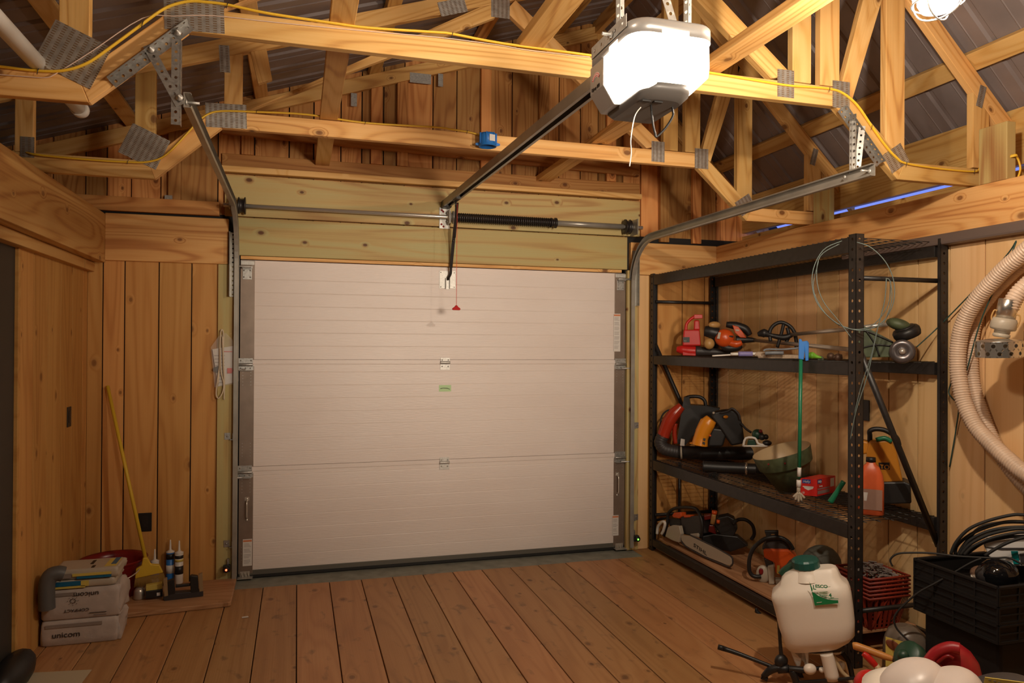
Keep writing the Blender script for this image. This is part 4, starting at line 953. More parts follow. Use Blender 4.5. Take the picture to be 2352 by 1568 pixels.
# coil of wire hung over the near post
t = thing('wire_coil', 'loose coil of thin grey green wire hung over the near shelf post', 'wire', (2.95, -2.2, 2.05))
m = MB(); F = Face((2.935, -2.235, 1.8))
F.tube(m, [(1934, 553), (1890, 575), (1866, 628), (1874, 690), (1915, 737), (1962, 757), (2003, 754), (2034, 731), (2053, 690), (2052, 642), (2033, 600), (2000, 568), (1968, 556)], .0024, 0., seg=6)
F.tube(m, [(1928, 560), (1884, 588), (1876, 640), (1890, 690), (1925, 735), (1955, 775)], .0022, -.01, seg=6)
F.tube(m, [(1880, 600), (1868, 660), (1890, 712), (1930, 748), (1975, 756), (2010, 742), (2040, 700), (2046, 645)], .0022, .012, seg=6)
F.tube(m, [(2036, 638), (2032, 690), (2018, 745), (2006, 800), (1993, 860), (1966, 945), (1953, 1010)], .0024, -.012, seg=6)
F.tube(m, [(2030, 700), (2014, 760), (2000, 820), (1980, 880), (1962, 950)], .0022, -.006, seg=6)
F.tube(m, [(2034, 640), (2044, 645), (2048, 690), (2030, 740), (2018, 745)], .0022, -.01, seg=6)
m.build('wire_loop', plain('grey_green_wire', (.13, .17, .16), .4, .3), t)
F = Face((2.92, -1.84, 1.2))
t = thing('reaching_tool', 'green pole reacher with blue clip on top and grey claw, leaning on the shelf', 'reacher', F.p(1834, 1150))
m = MB(); m.tube([F.p(1839.5, 820), F.p(1835.5, 1098)], .0098, 12); m.build('pole', 'green', t)
m = MB(); F.poly(m, [(1835, 778), (1840, 778), (1843, 784), (1854, 782), (1858, 787), (1857, 828), (1850, 829), (1848, 806), (1846, 826), (1834, 824)], -.012, .024); m.build('clip', 'blue', t, bevel=.003)
m = MB(); F.tube(m, [(1836, 1073), (1835.5, 1094)], .0104, 0., n=2); F.tube(m, [(1835, 1102), (1834.5, 1118)], .0125, 0., n=2); m.build('label', 'paper', t)
m = MB(); F.tube(m, [(1834.5, 1114), (1834, 1136)], .010, 0., n=2)
for a, b in ((1822, 1141), (1827, 1148), (1834, 1153), (1841, 1150), (1848, 1144)): F.tube(m, [(1834, 1132), ((1834+a)/2, 1136), (a, b)], [.009, .007, .006], -.004, n=3)
m.build('claw', 'grey_bar', t)
# ---------------------------------------------------------------- third level
t = thing('backpack_blower', 'red and black backpack blower with ribbed elbow tube on the middle shelf', 'backpack blower', (3.25, -.30, Z3))
F = Face((3.22, -.30, .9))
m = MB(); F.tube(m, [(1566, 932), (1550, 948), (1536, 968), (1527, 990), (1523, 1002)], [.030, .046, .050, .046, .047], 0., seg=18); F.tube(m, [(1551, 972), (1549, 995), (1552, 1018)], .018, .03); m.build('air_duct', plain('glossy_red_orange', (.36, .03, .012), .22), t)
m = MB()
P = smooth_path(F.path([(1523, 1000), (1517, 1016), (1526, 1030), (1548, 1036), (1563, 1038)]), 10); R_ = [.046+(.003 if i % 3 == 0 else 0) for i in range(len(P))]; m.tube(P, R_, 18); m.build('elbow_hose', 'charcoal', t)
m = MB(); F.poly(m, [(1571, 912), (1583, 912), (1586, 930), (1624, 932), (1654, 938), (1633, 966), (1608, 985), (1587, 1007), (1575, 1022), (1554, 1019), (1562, 966)], .02, .12); F.tube(m, [(1577, 922), (1577, 913), (1592, 910), (1609, 912), (1619, 921), (1622, 938)], .013, .06); m.build('back_frame', 'black', t, bevel=.012, bseg=3)
m = MB(); F.tube(m, [(1517, 980), (1519, 958), (1530, 944), (1543, 940)], .006, .02); m.build('fuel_hose', 'black', t)
m = MB(); F.poly(m, [(1564, 1007), (1573, 1009), (1572, 1024), (1562, 1023)], -.052, .003); m.build('label', 'paper', t)
m = MB(); m.tube(F.path([(1558, 1038), (1618, 1041), (1735, 1040), (1800, 1042)]), .050, 20); m.tube(F.path([(1800, 1042), (1880, 1045), (1887, 1046)], .05), [.050, .058, .050], 20); m.build('blower_tube', 'black', t)
m = MB(); c0, c1 = F.p(1563, 1038), F.p(1567, 1038); m.tube([c0, c1], .0525, 20); m.build('clamp', 'grey_bar', t)
text('EX', .05, F.p(1855, 1044, -.012), F.u, Z, 'paper', t)
t = thing('backpack_blower', 'yellow orange backpack blower with black straps, right of the red one', 'backpack blower', (3.2, -.75, Z3))
F = Face((3.16, -.62, .9))
m = MB(); F.tube(m, [(1634, 962), (1626, 972), (1617, 987), (1610, 1005), (1607, 1022)], [.040, .052, .052, .050, .056], 0., seg=20); F.poly(m, [(1610, 962), (1618, 959), (1622, 965), (1608, 985), (1597, 988), (1603, 975)], .0, .02); F.poly(m, [(1583, 1018), (1600, 1012), (1603, 1021), (1600, 1022)], 0., .05); m.build('air_duct', 'amber', t, bevel=.002)
m = MB(); F.poly(m, [(1615.5, 1006), (1621, 1007), (1620, 1012), (1614.5, 1011)], -.052, .01); F.poly(m, [(1614, 1014), (1620, 1016), (1619, 1021), (1613, 1019)], -.052, .01); m.build('label', 'charcoal', t)
MB().ball(F.p(1631, 1000, -.02), .008).build('primer_bulb', 'orange_red', t)
m = MB(); F.poly(m, [(1633, 957), (1642, 946), (1660, 942), (1679, 940), (1697, 947), (1705, 972), (1711, 1018), (1680, 1024), (1656, 988)], .02, .10); F.poly(m, [(1636, 982), (1662, 985), (1668, 1000), (1660, 1026), (1625, 1026), (1628, 1000)], .03, .12); m.build('harness', 'black', t, bevel=.014, bseg=3)
m = MB(); F.tube(m, [(1702, 972), (1714, 985), (1726, 993)], .008, .0); F.tube(m, [(1655, 948), (1672, 944), (1682, 938), (1696, 950), (1700, 965)], .008, -.004); m.build('strap', 'charcoal', t)
MB().ball(F.p(1667, 957, .0), .014, 1.4, .6, .8).build('tank_patch', 'amber', t)
MB().ball(F.p(1639, 948, .012), .009).build('screw', 'grey_bar', t)
m = MB(); P = smooth_path(F.path([(1614, 1071), (1664, 1074), (1712, 1076), (1736, 1077)], -.09), 12); m.tube(P, [.038+(.0025 if (i % 2 and i < 26) else 0) for i in range(len(P))], 18); m.tube(F.path([(1736, 1077), (1830, 1074), (1890, 1072), (1945, 1070)], .06), .036, 18); m.build('blower_tube', 'black', t)
m = MB(); m.tube(F.path([(1711, 1076), (1716, 1076.3)], -.09), .0425, 20); m.build('clamp', 'silver', t)
t = thing('hedge_tool', 'small green power tool with white trigger guard behind the bucket', 'power tool', (3.35, -1.05, .9)); F = Face((3.34, -1.05, .9))
m = MB(); F.tube(m, [(1707, 1025), (1713, 1006), (1734, 1006), (1742, 1019), (1763, 1022)], .0075, -.01, n=3); F.tube(m, [(1708, 1024), (1740, 1024), (1763, 1024)], .006, -.01, n=2); m.build('trigger_guard', 'white', t)
m = MB(); F.poly(m, [(1718, 1010), (1733, 1010), (1738, 1022), (1716, 1022)], 0., .05); m.ball(F.p(1740, 997, .03), .038, 1, .9, .9); m.build('motor_housing', 'dark_green', t, bevel=.004)
m = MB(); m.ball(F.p(1750, 1003, .0), .022); m.ball(F.p(1759, 1003, -.0), .018); m.ball(F.p(1762, 1017, .0), .026, 1.2, 1, .7); m.build('grip_knob', 'black', t)
MB().ball(F.p(1747, 990, .0), .012).build('switch_button', 'deep_red', t)
# support so it does not hang in the air: it lies on a dark tool case
tag(MB().box(3.37, 3.50, -1.20, -.88, Z3, .868).build('tool_case', 'black', bevel=.01), 'flat black tool case under the green power tool', 'case')
t = thing('bucket', 'tilted dull green bucket with pale inside on the middle shelf', 'bucket', (3.2, -1.38, Z3))
F = Face((3.17, -1.36, .82)); ax = (Z*.945-F.u*.29-F.n*.12).normalized(); c = F.p(1794, 1034)
m = MB(); m.lathe([(.171, 0), (.172, -.004), (.160, -.082), (.158, -.088), (.149, -.088), (.142, -.10), (.088, -.245), (.0, -.247)], c, ax, 40, caps=False); m.build('bucket_body', 'dull_green', t)
m = MB(); m.lathe([(.1708, .0005), (.165, .001), (.153, -.078), (.143, -.088), (.136, -.10), (.082, -.237), (.0, -.238)], c, ax, 40, caps=False); m.build('inner_wall', 'cream_plastic', t)
for a, b in ((1765, 1066), (1803, 1064)):
    MB().ball(F.p(a, b, -.162), .006).build('rivet', 'deep_red', t)
# red box of bin bags: corner points measured on the deck
t = thing('bag_box', 'red cardboard box of trash bags with white print beside the bucket', 'box', (3.248, -1.586, Z3))
A, B, C_ = Vector((3.179, -1.529, Z3)), Vector((3.248, -1.586, Z3)), Vector((3.44, -1.508, Z3)); D = A+(C_-B)
F = Face(B); hA = F.p(1838, 1098).z; 
hh = .098
m = MB(); q = [A, B, C_, D]; m.hexa(q+[v+Z*hh for v in q], q+q); tb = t; t = m.build('carton', plain('carton_red', (.60, .02, .015), .4), t)
def onface(P0, P1, u_, v_, out=.0008):
    d_ = (P1-P0); n_ = d_.normalized().cross(Z); return P0+d_*u_+Z*(hh*v_)+n_*out
def facebox(m, P0, P1, u0, u1, v0, v1, out=.0006):
    q = [onface(P0, P1, *uv, out) for uv in ((u0, v0), (u1, v0), (u1, v1), (u0, v1))]; m.add(q, [(0, 1, 2, 3)])
col('logo_blue', (.02, .05, .25))
for (P0, P1, u0) in ((A, B, .12), (B, C_, .03)):
    d_ = P1-P0; wd = d_.length
    m = MB(); facebox(m, P0, P1, u0, u0+.045/wd, .72, .96, .0006); m.build('logo_patch', 'logo_blue', t)
    text('Hefty', .020, onface(P0, P1, u0+.004/wd, .77, .0012), d_, Z, 'paper', t, width=.038, font_shear=.3)
m = MB(); d_ = B-A; facebox(m, A, B, .15, .8, .50, .56); q = [onface(A, B, *uv, .0006) for uv in ((.2, .52), (.8, .52), (.75, .42), (.48, .32), (.25, .42))]; m.add(q, [(4, 3, 2, 1, 0)][::-1]); m.build('print_badge', 'paper', t)
text('18', .018, onface(A, B, .06, .10, .001), d_, Z, 'paper', t)
m = MB(); facebox(m, B, C_, .03, .68, .36, .44); facebox(m, B, C_, .03, .68, .10, .30); m.build('print_panel', plain('print_grey', (.30, .20, .19), .5), t)
m = MB(); facebox(m, B, C_, .72, .93, .40, .90); m.build('print_panel', 'paper', t)
text('Strong', .013, onface(B, C_, .12, .52, .001), C_-B, Z, 'paper', t)
F = Face((3.05, -1.86, .72))
tag(F.tube(MB(), [(1907, 1153), (1922, 1130), (1938, 1105)], [.017, .013, .013], 0.).build('green_grip', 'green'), 'dark green tapered handle lying on the middle shelf near the post', 'handle')
t = thing('oil_jug', 'orange plastic jug with black cap and pale label behind the near post', 'jug', (3.2, -2.0, Z3)); F = Face((3.14, -2.03, .85))
R_ = Matrix((F.u, F.n, Z)).transposed()
m = MB(); c = F.p(2000, 1166, .045); c.z = Z3; rings = []
for h_, a, b in ((0, .055, .036), (.006, .062, .042), (.16, .062, .042), (.205, .056, .040), (.245, .040, .034), (.262, .022, .022), (.275, .020, .020)):
    rings.append([c+R_ @ Vector((a*abs(math.cos(k*math.pi/16))**.6*(1 if math.cos(k*math.pi/16) > 0 else -1), b*abs(math.sin(k*math.pi/16))**.6*(1 if math.sin(k*math.pi/16) > 0 else -1), h_)) for k in range(32)])
m.loft(rings); m.build('jug_body', plain('jug_orange', (.72, .13, .04), .35), t)
m = MB(); m.lathe([(.0, .293), (.023, .293), (.024, .27), (.021, .27)], c, (0, 0, 1), 20); m.build('cap', 'black', t)
m = MB(); m.add([c+R_ @ Vector((a, -.0435, b)) for a, b in ((-.052, .03), (.052, .03), (.052, .135), (-.052, .135))], [(0, 1, 2, 3)]); m.build('label', plain('jug_label', (.34, .20, .15), .5), t)
m = MB(); m.add([c+R_ @ Vector((a, -.0442, b)) for a, b in ((-.032, .075), (-.02, .075), (-.014, .118), (-.034, .118))], [(0, 1, 2, 3)]); m.build('label_mark', 'paper', t)
t = thing('wet_vacuum', 'yellow power tool with black handle and base behind the orange jug', 'power tool', (3.35, -2.0, Z3)); F = Face((3.33, -1.98, .85))
m = MB(); F.poly(m, [(1997, 1012), (2046, 1010), (2060, 1040), (2074, 1106), (1990, 1112), (1990, 1040)], 0., .10); F.poly(m, [(1972, 1010), (1996, 1014), (2000, 1040), (1972, 1046)], .02, .08); m.build('body', 'amber2' if 'amber2' in M else col('amber2', (.52, .20, .015), .4), t, bevel=.010, bseg=3)
m = MB(); F.poly(m, [(1985, 1108), (2078, 1106), (2092, 1112), (2094, 1156), (1990, 1160)], -.02, .14); m.build('base', 'black', t, bevel=.008); m = MB(); F.tube(m, [(1998, 1014), (1998, 1000), (1998, 990), (2010, 985), (2030, 987), (2048, 996), (2060, 1006), (2065, 1022)], .013, .04); m.build('carry_handle', 'black', t)
m = MB(); F.poly(m, [(2018, 1062), (2043, 1062), (2044, 1078), (2019, 1077)], -.003, .003); m.build('name_plate', 'black', t); text('TO', .032, F.p(2021, 1076, -.004), F.u, Z, 'amber', t)
m = MB(); F.tube(m, [(2012, 1010), (2032, 1006), (2048, 1014)], .012, .0); m.build('trim_strip', 'green', t)
cover('wall_outlet', 'black outlet box on the right wall above the yellow power tool', 3.53, -1.675, 1.13, .075, .12, 'x')
# ---------------------------------------------------------------- lowest level
t = thing('chainsaw', 'white and orange chainsaw with long pale guide bar, left end of the lowest shelf', 'chainsaw', (3.06, -.5, Z4)); F = Face((3.045, -.55, .2), (.10, -1, 0))
S4 = lambda a, b: (1480+a/6.534, 1140+b/6.534)
m = MB(); F.poly(m, [S4(*q) for q in ((548, 590), (580, 578), (680, 590), (1000, 740), (1230, 858), (1290, 905), (1312, 960), (1310, 1010), (1285, 1030), (1240, 1026), (900, 890), (620, 735), (560, 660))], -.02, .005); m.build('guide_bar', 'grey_bar', t, bevel=.001)
m = MB(); F.tube(m, [S4(*q) for q in ((555, 660), (620, 745), (900, 902), (1240, 1042), (1300, 1040), (1326, 1005), (1325, 945), (1290, 890), (1000, 728), (690, 580))], .0048, -.017, n=4, seg=6); m.build('chain', 'charcoal', t)
text('STIHL', .036, F.p(*S4(735, 745), -.0215), F.u-Z*.17, Z, 'black', t, width=.15)
m = MB(); F.poly(m, [S4(*q) for q in ((310, 600), (350, 460), (420, 430), (520, 440), (545, 560), (510, 690), (420, 660))], -.03, .03); F.poly(m, [S4(*q) for q in ((680, 560), (800, 550), (805, 610), (720, 600))], .0, .03); m.build('sprocket_cover', 'grey_bar', t, bevel=.004)
m = MB(); F.tube(m, [S4(*q) for q in ((190, 560), (205, 450), (270, 380), (310, 400), (290, 500), (260, 560))], .011, 0.); m.build('rear_handle', 'white', t)
m = MB(); F.tube(m, [S4(*q) for q in ((295, 590), (345, 400), (360, 260), (430, 190), (540, 165), (700, 165), (790, 200), (850, 320), (870, 460), (850, 620))], .012, .02); F.tube(m, [S4(*q) for q in ((150, 370), (240, 340), (340, 325))], .010, .03); m.build('front_handle', 'black', t)
m = MB(); F.poly(m, [S4(*q) for q in ((540, 300), (830, 290), (850, 560), (690, 590), (560, 560))], .01, .10); F.poly(m, [S4(*q) for q in ((360, 330), (540, 320), (550, 440), (370, 440))], .03, .08); m.build('engine', 'charcoal', t, bevel=.008)
m = MB(); F.poly(m, [S4(*q) for q in ((410, 285), (440, 240), (545, 235), (550, 300), (520, 330), (430, 315))], .0, .05); F.poly(m, [S4(*q) for q in ((585, 275), (675, 280), (672, 315), (590, 318))], .0, .05); m.build('top_cover', 'orange_red', t, bevel=.006)
t = thing('chainsaw', 'dark chainsaw with red parts lying behind the white one', 'chainsaw', (3.3, -.75, Z4)); F = Face((3.28, -.75, .2))
m = MB(); F.poly(m, [S4(*q) for q in ((1045, 420), (1100, 320), (1250, 290), (1350, 340), (1400, 480), (1340, 600), (1150, 590))], 0., .10); F.poly(m, [S4(*q) for q in ((850, 600), (1050, 560), (1400, 600), (1560, 740), (1300, 830), (900, 760))], .0, .08); F.tube(m, [S4(*q) for q in ((1330, 420), (1400, 350), (1520, 350), (1620, 430), (1650, 560), (1600, 650))], .012, .0); m.build('engine', 'black', t, bevel=.010)
m = MB(); F.poly(m, [S4(*q) for q in ((890, 290), (1000, 270), (1005, 340), (900, 360))], .0, .05); F.poly(m, [S4(*q) for q in ((970, 430), (1040, 430), (1080, 570), (960, 530))], .0, .05); m.build('red_cover', 'deep_red', t, bevel=.005)
F.tube(MB(), [S4(1110, 350), S4(1107, 400)], .012, -.02, n=2).build('choke_knob', 'orange_red', t)
m = MB(); F.tube(m, [S4(1050, 250), S4(1035, 330), S4(1020, 410)], .016, .0, n=2); m.build('bottle', 'tan', t); F.tube(MB(), [S4(1054, 212), S4(1050, 262)], .019, .0, n=2).build('bottle_cap', 'orange_red', t)
t = thing('chainsaw', 'orange chainsaw seen end on with big black front handle', 'chainsaw', (3.15, -1.25, Z4)); F = Face((3.12, -1.27, .2))
m = MB(); F.tube(m, [(1822, 1262), (1812, 1246), (1797, 1236), (1778, 1233), (1758, 1237), (1740, 1249), (1728, 1263), (1721, 1285), (1721, 1308), (1727, 1320), (1737, 1324), (1748, 1323)], .0125, .0); F.poly(m, [(1756, 1219), (1788, 1219), (1788, 1236), (1780, 1236), (1779, 1226), (1771, 1226), (1770, 1236), (1761, 1236)], .0, .03); m.build('front_handle', 'black', t, bevel=.003)
m = MB(); F.poly(m, [(1753, 1264), (1758, 1261), (1811, 1262), (1830, 1278), (1832, 1300), (1806, 1300), (1799, 1320), (1790, 1322), (1781, 1316), (1779, 1293), (1755, 1281)], .0, .09); m.build('engine_cover', 'orange_red', t, bevel=.010, bseg=3)
m = MB(); F.poly(m, [(1763, 1300), (1778, 1297), (1779, 1342), (1766, 1342)], -.01, .05); m.ball(F.p(1753, 1318, .02), .055, .8, .35, 1., rot=Matrix((F.u, F.n, Z)).transposed()); F.poly(m, [(1780, 1330), (1800, 1330), (1790, 1345), (1782, 1342)], .0, .05); m.build('crankcase', 'grey_bar', t, bevel=.006)
m = MB(); m.ball(F.p(1748, 1312, -.0), .017, .8, .4, 1.2, rot=Matrix((F.u, F.n, Z)).transposed()); m.build('starter_badge', 'deep_red', t)
m = MB(); F.poly(m, [(1754, 1282), (1775, 1284), (1776, 1300), (1760, 1302)], .01, .06); F.poly(m, [(1760, 1240), (1800, 1240), (1820, 1262), (1750, 1262)], .02, .07); m.build('air_filter', 'charcoal', t, bevel=.006)
m = MB(); F.poly(m, [(1785, 1298), (1791, 1298), (1790, 1318), (1784, 1317)], -.002, .002); m.build('label', 'label_yellow', t)
F = Face((3.28, -1.52, .2))
m = MB(); m.ball(F.p(1850, 1310, .0), .12, 1.1, .7, .75); m.ball(F.p(1885, 1300, .0), .13, 1., .7, .95); m.ball(F.p(1905, 1318, .02), .10, 1, .8, .9)
tag(m.build('plastic_bag', plain('dull_grey_bag', (.095, .095, .075), .6, bumps=.8, bscale=14)), 'crumpled grey plastic bag behind the sprayer on the lowest shelf', 'bag')
# nested orange baskets
F = Face((3.28, -1.98, .25)); cx_, cy_ = 3.28, -1.975
for k in range(6):
    t = thing('plastic_basket', 'orange slatted basket, one of the nest at the right end of the lowest shelf', 'basket', (cx_, cy_, Z4+.02*k), 'nested orange baskets')
    z0 = Z4+.002+.020*k; z1 = z0+.17; m = MB()
    def ring(a, b, z): return [V3(cx_+sx*a, cy_+sy*b, z) for sx, sy in ((-1, -1), (1, -1), (1, 1), (-1, 1))]
    m.tube(ring(.125, .125, z1), .007, 6, closed=True); m.build('rim', 'crate_orange_shaded', t)
    m = MB(); r0, r1 = ring(.084, .084, z0), ring(.121, .121, z1-.004)
    for i in range(4):
        j = (i+1) % 4; n = 6
        for s in range(n+1):
            p, q = r0[i].lerp(r0[j], s/n), r1[i].lerp(r1[j], s/n); m.beam(p, q, .014 if s % n else .02, .003, (p-V3(cx_, cy_, p.z)).cross(Z))
        if k == 5 or k == 0: m.beam(r0[i], r1[i].lerp(r1[j], .45), .012, .003); m.beam(r0[j], r1[j].lerp(r1[i], .45), .012, .003)
    m.box(cx_-.084, cx_+.084, cy_-.084, cy_+.084, z0, z0+.003); m.build('slatted_wall', 'crate_orange_shaded', t)
m = MB(); zt = Z4+.10+.175
for k in range(150):
    a, b = random.uniform(-.10, .10), random.uniform(-.10, .10); hgt = .07*math.exp(-(a*a+b*b)/.008)
    m.cbox((cx_+a, cy_+b, zt-.03+hgt*random.random()+.01), random.uniform(.02, .05), random.uniform(.006, .014), .004, Matrix.Rotation(random.uniform(0, 6), 3, 'Z') @ Matrix.Rotation(random.uniform(-.7, .7), 3, 'X'))
o = tag(m.build('debris', 'grey_debris'), 'grey scraps heaped in the top orange basket', 'scraps'); o['kind'] = 'stuff'
# ================================================================ RIGHT FOREGROUND
CRX0, CRX1, CRY0, CRY1 = 3.0, 3.40, -2.945, -2.54
tag(MB().box(CRX0+.03, CRX1-.01, CRY0+.02, CRY1-.02, 0, .395).build('storage_tote', 'matt', bevel=.015), 'plain black storage tote under the stacked black crates', 'tote')
def crate(z0, h, lab, first=None):
    t = thing('plastic_crate', lab, 'crate', ((CRX0+CRX1)/2, (CRY0+CRY1)/2, z0), 'stacked black crates')
    m = MB(); a0, a1, b0, b1 = CRX0, CRX1, CRY0, CRY1
    def wall(p, q, cut):
        u_ = (q-p).normalized(); w_ = u_.cross(Z); ln = (q-p).length; n = int(ln/.085)
        m.beam(p+Z*h*.45+u_*.003, q+Z*h*.45-u_*.003, h*.88, .004)
        for k in range(n+1): m.beam(p+u_*(ln*k/n)+w_*.004, p+u_*(ln*k/n)+w_*.004+Z*h*.96, .007, .005, u_)
        m.beam(p+Z*.004, q+Z*.004, .010, .012); m.beam(p+Z*(h-.004), q+Z*(h-.004), .008, .018); m.beam(p+Z*h*.5+w_*.003, q+Z*h*.5+w_*.003, .005, .006)
    c = [V3(a0, b0, z0), V3(a1, b0, z0), V3(a1, b1, z0), V3(a0, b1, z0)]
    for i in range(4): wall(c[i], c[(i+1) % 4], i == 3)
    m.box(a0, a1, b0, b1, z0, z0+.004); m.build('crate_wall', 'matt', t)
    return t
# top crate sits highest; labels count from the top
crate(.398, .074, 'black slatted crate at the bottom of the stack on the tote')
crate(.474, .070, 'black slatted crate in the middle of the stack')
crate(.546, .076, 'black slatted crate on top of the stack, full of odds and ends')
F = Face((3.1, -2.82, .62)); R_ = Matrix((F.u, F.n, Z)).transposed()
t = thing('riding_helmet', 'glossy black rounded dome lying in the top black crate', 'helmet', F.p(2292, 1335)); MB().ball(F.p(2294, 1318, .09), .075, 1.05, 1, .85).build('shell', plain('gloss_black', (.006, .006, .007), .08), t); MB().ball(F.p(2272, 1320, .08), .052, 1, 1, .9).build('visor', 'charcoal', t)
t = thing('lamp_bulb', 'clear round bulb beside the black dome in the top crate', 'bulb', F.p(2250, 1320, .12)); MB().ball(F.p(2251, 1316, .14), .035, 1.2, 1, .9).build('glass', plain('amber_glass', (.35, .2, .13), .1, alpha=.45), t); MB().tube(F.path([(2230, 1323), (2262, 1326)], .12), .008, 8).build('white_stick', 'tank_white', t)
t = thing('storage_case', 'white case with a teal stripe behind the black crates', 'case', (3.48, -2.9, .62)); F2 = Face((3.25, -2.72, .66))
m = MB(); F2.poly(m, [(2258, 1250), (2266, 1243), (2352, 1236), (2430, 1236), (2430, 1300), (2300, 1300), (2272, 1278)], 0., .10); m.build('case_body', plain('case_white', (.70, .68, .66), .4), t, bevel=.006)
m = MB(); F2.poly(m, [(2322, 1266), (2338, 1266), (2342, 1295), (2328, 1295)], -.008, .012); m.build('teal_stripe', plain('teal', (.0, .17, .17), .4), t)
m = MB(); F2.poly(m, [(2262, 1256), (2300, 1262), (2420, 1262), (2420, 1258), (2300, 1258)], -.004, .006); m.build('lid_seam', 'charcoal', t)
m = MB(); F2.poly(m, [(2342, 1272), (2360, 1272), (2360, 1292), (2344, 1292)], -.010, .012); m.build('latch', 'charcoal', t)
t = thing('cable_coil', 'big coil of black cable arching over the black crates', 'cable', (3.3, -2.75, .62)); m = MB(); F2 = Face((3.22, -2.70, .68))
for q, o in (([(2184, 1272), (2196, 1245), (2225, 1215), (2268, 1196), (2320, 1183), (2352, 1182), (2420, 1190)], 0.), ([(2194, 1272), (2200, 1250), (2238, 1222), (2290, 1203), (2330, 1197), (2400, 1202)], .02),
             ([(2200, 1275), (2215, 1250), (2250, 1212), (2300, 1200), (2352, 1199), (2400, 1203)], .03), ([(2206, 1274), (2230, 1248), (2270, 1228), (2320, 1216), (2352, 1214), (2400, 1216)], .01),
             ([(2215, 1274), (2235, 1255), (2280, 1235), (2330, 1224), (2352, 1222), (2400, 1224)], -.01), ([(2222, 1270), (2260, 1245), (2310, 1234), (2352, 1231), (2400, 1232)], .0),
             ([(2210, 1274), (2222, 1245), (2258, 1224), (2300, 1213), (2352, 1210), (2400, 1213)], .02),
             ([(2262, 1276), (2290, 1258), (2330, 1240), (2400, 1222)], -.05)): F2.tube(m, q, .0068, o, seg=8)
m.build('cable_loops', 'rubber', t)
t = thing('extension_cable', 'thin black cable draped from the shelf across the black crates', 'cable', (3.1, -2.6, .62)); m = MB(); F2 = Face((3.0, -2.66, .66))
F2.tube(m, [(2050, 1300), (2045, 1285), (2060, 1272), (2090, 1269), (2140, 1270), (2200, 1277), (2280, 1281), (2312, 1280), (2330, 1286), (2348, 1296)], .0042, -.0, seg=8)
F2.tube(m, [(2254, 1282), (2230, 1292), (2190, 1315), (2150, 1338), (2110, 1360), (2075, 1390), (2055, 1415), (2058, 1440), (2080, 1465), (2110, 1490)], .0042, -.02, seg=8); m.build('cord', 'rubber', t)
# corrugated hose hanging on the wall
hs = thing('suction_hose', 'pale ribbed suction hose looped on the right wall', 'hose', (3.4, -2.6, 2.0))
def ribbed(m, pts, r, pitch=.0125):
    P = smooth_path(pts, 16); L_ = [0]
    for a, b in zip(P, P[1:]): L_.append(L_[-1]+(b-a).length)
    tot = L_[-1]; n = int(tot/(pitch/4)); Q = []; j = 0
    for i in range(n+1):
        s_ = tot*i/n
        while j < len(L_)-2 and L_[j+1] < s_: j += 1
        f_ = (s_-L_[j])/max(1e-9, L_[j+1]-L_[j]); Q.append(P[j].lerp(P[j+1], f_))
    m.tube(Q, [r+(.0030, .0016, -.0026, .0016)[i % 4] for i in range(n+1)], 20)
hp1 = [V3(3.41, -3.42, 1.50), V3(3.41, -3.36, 1.78), V3(3.41, -3.16, 2.01)]+[at(a, b, 'x', 3.40) for a, b in ((2430, 530), (2328, 600), (2280, 646), (2239, 694), (2212, 745), (2201, 794), (2200, 847), (2207, 893), (2217, 931), (2242, 980), (2276, 1018), (2314, 1054), (2352, 1085), (2430, 1130))]+[V3(3.41, -3.14, .91), V3(3.41, -3.34, 1.10), V3(3.41, -3.42, 1.36)]
M['hose'] = plain('hose_beige', (.62, .46, .34), .35, var=.1, bscale=12)
m = MB(); ribbed(m, hp1, .0345); m.build('hose_loop', 'hose', hs)
hp2 = [V3(3.48, -3.30, 1.45), V3(3.48, -3.26, 1.72), V3(3.48, -3.08, 1.93)]+[at(a, b, 'x', 3.49) for a, b in ((2400, 572), (2350, 605), (2310, 640), (2277, 675), (2243, 726), (2231, 786), (2231, 847), (2238, 895), (2250, 936), (2275, 1000), (2308, 1060), (2352, 1112), (2420, 1160))]+[V3(3.48, -3.10, .96), V3(3.48, -3.25, 1.18), V3(3.48, -3.30, 1.38)]
m = MB(); ribbed(m, hp2, .030); m.build('hose_loop', 'hose', hs)
F = Face((3.28, -2.72, 1.65)); ax = (F.p(2316, 697)-F.p(2301, 765)).normalized()
m = MB(); ribbed(m, [V3(3.40, -3.10, 1.97), V3(3.36, -3.02, 1.93)]+F.path([(2400, 625), (2352, 660), (2330, 686), (2318, 710)], .0), .033); m.build('hose_end', 'hose', hs)
c = F.p(2301, 765)
m = MB(); m.lathe([(.038, .063), (.038, .145), (.036, .147)], c, ax, 28); m.build('metal_collar', 'silver', hs)
m = MB(); m.lathe([(.03, .0), (.03, .012), (.046, .016), (.05, .022), (.05, .05), (.044, .064), (.036, .064)], c, ax, 24); m.lathe([(.026, -.018), (.033, -.014), (.033, -.004), (.026, .0), (.026, .004)], c, ax, 24); m.build('cam_coupling', 'grey_bar', hs)
m = MB()
F.tube(m, [(2281, 744), (2277, 728), (2284, 712), (2290, 716), (2284, 730)], .0035, -.01, seg=6); F.tube(m, [(2336, 752), (2342, 738), (2342, 725), (2333, 722)], .0035, -.01, seg=6); m.build('cam_lever', 'tan', hs)
axd = (ax*.9-F.n*.05-F.u*.18).normalized(); cc = F.p(2294, 784)
m = MB(); m.lathe([(.0, .012), (.04, .012), (.086, .004), (.090, .0)], cc, axd, 36); m.lathe([(.090, -.066), (.0, -.067)], cc, axd, 36); m.build('strainer_cap', 'silver', hs)
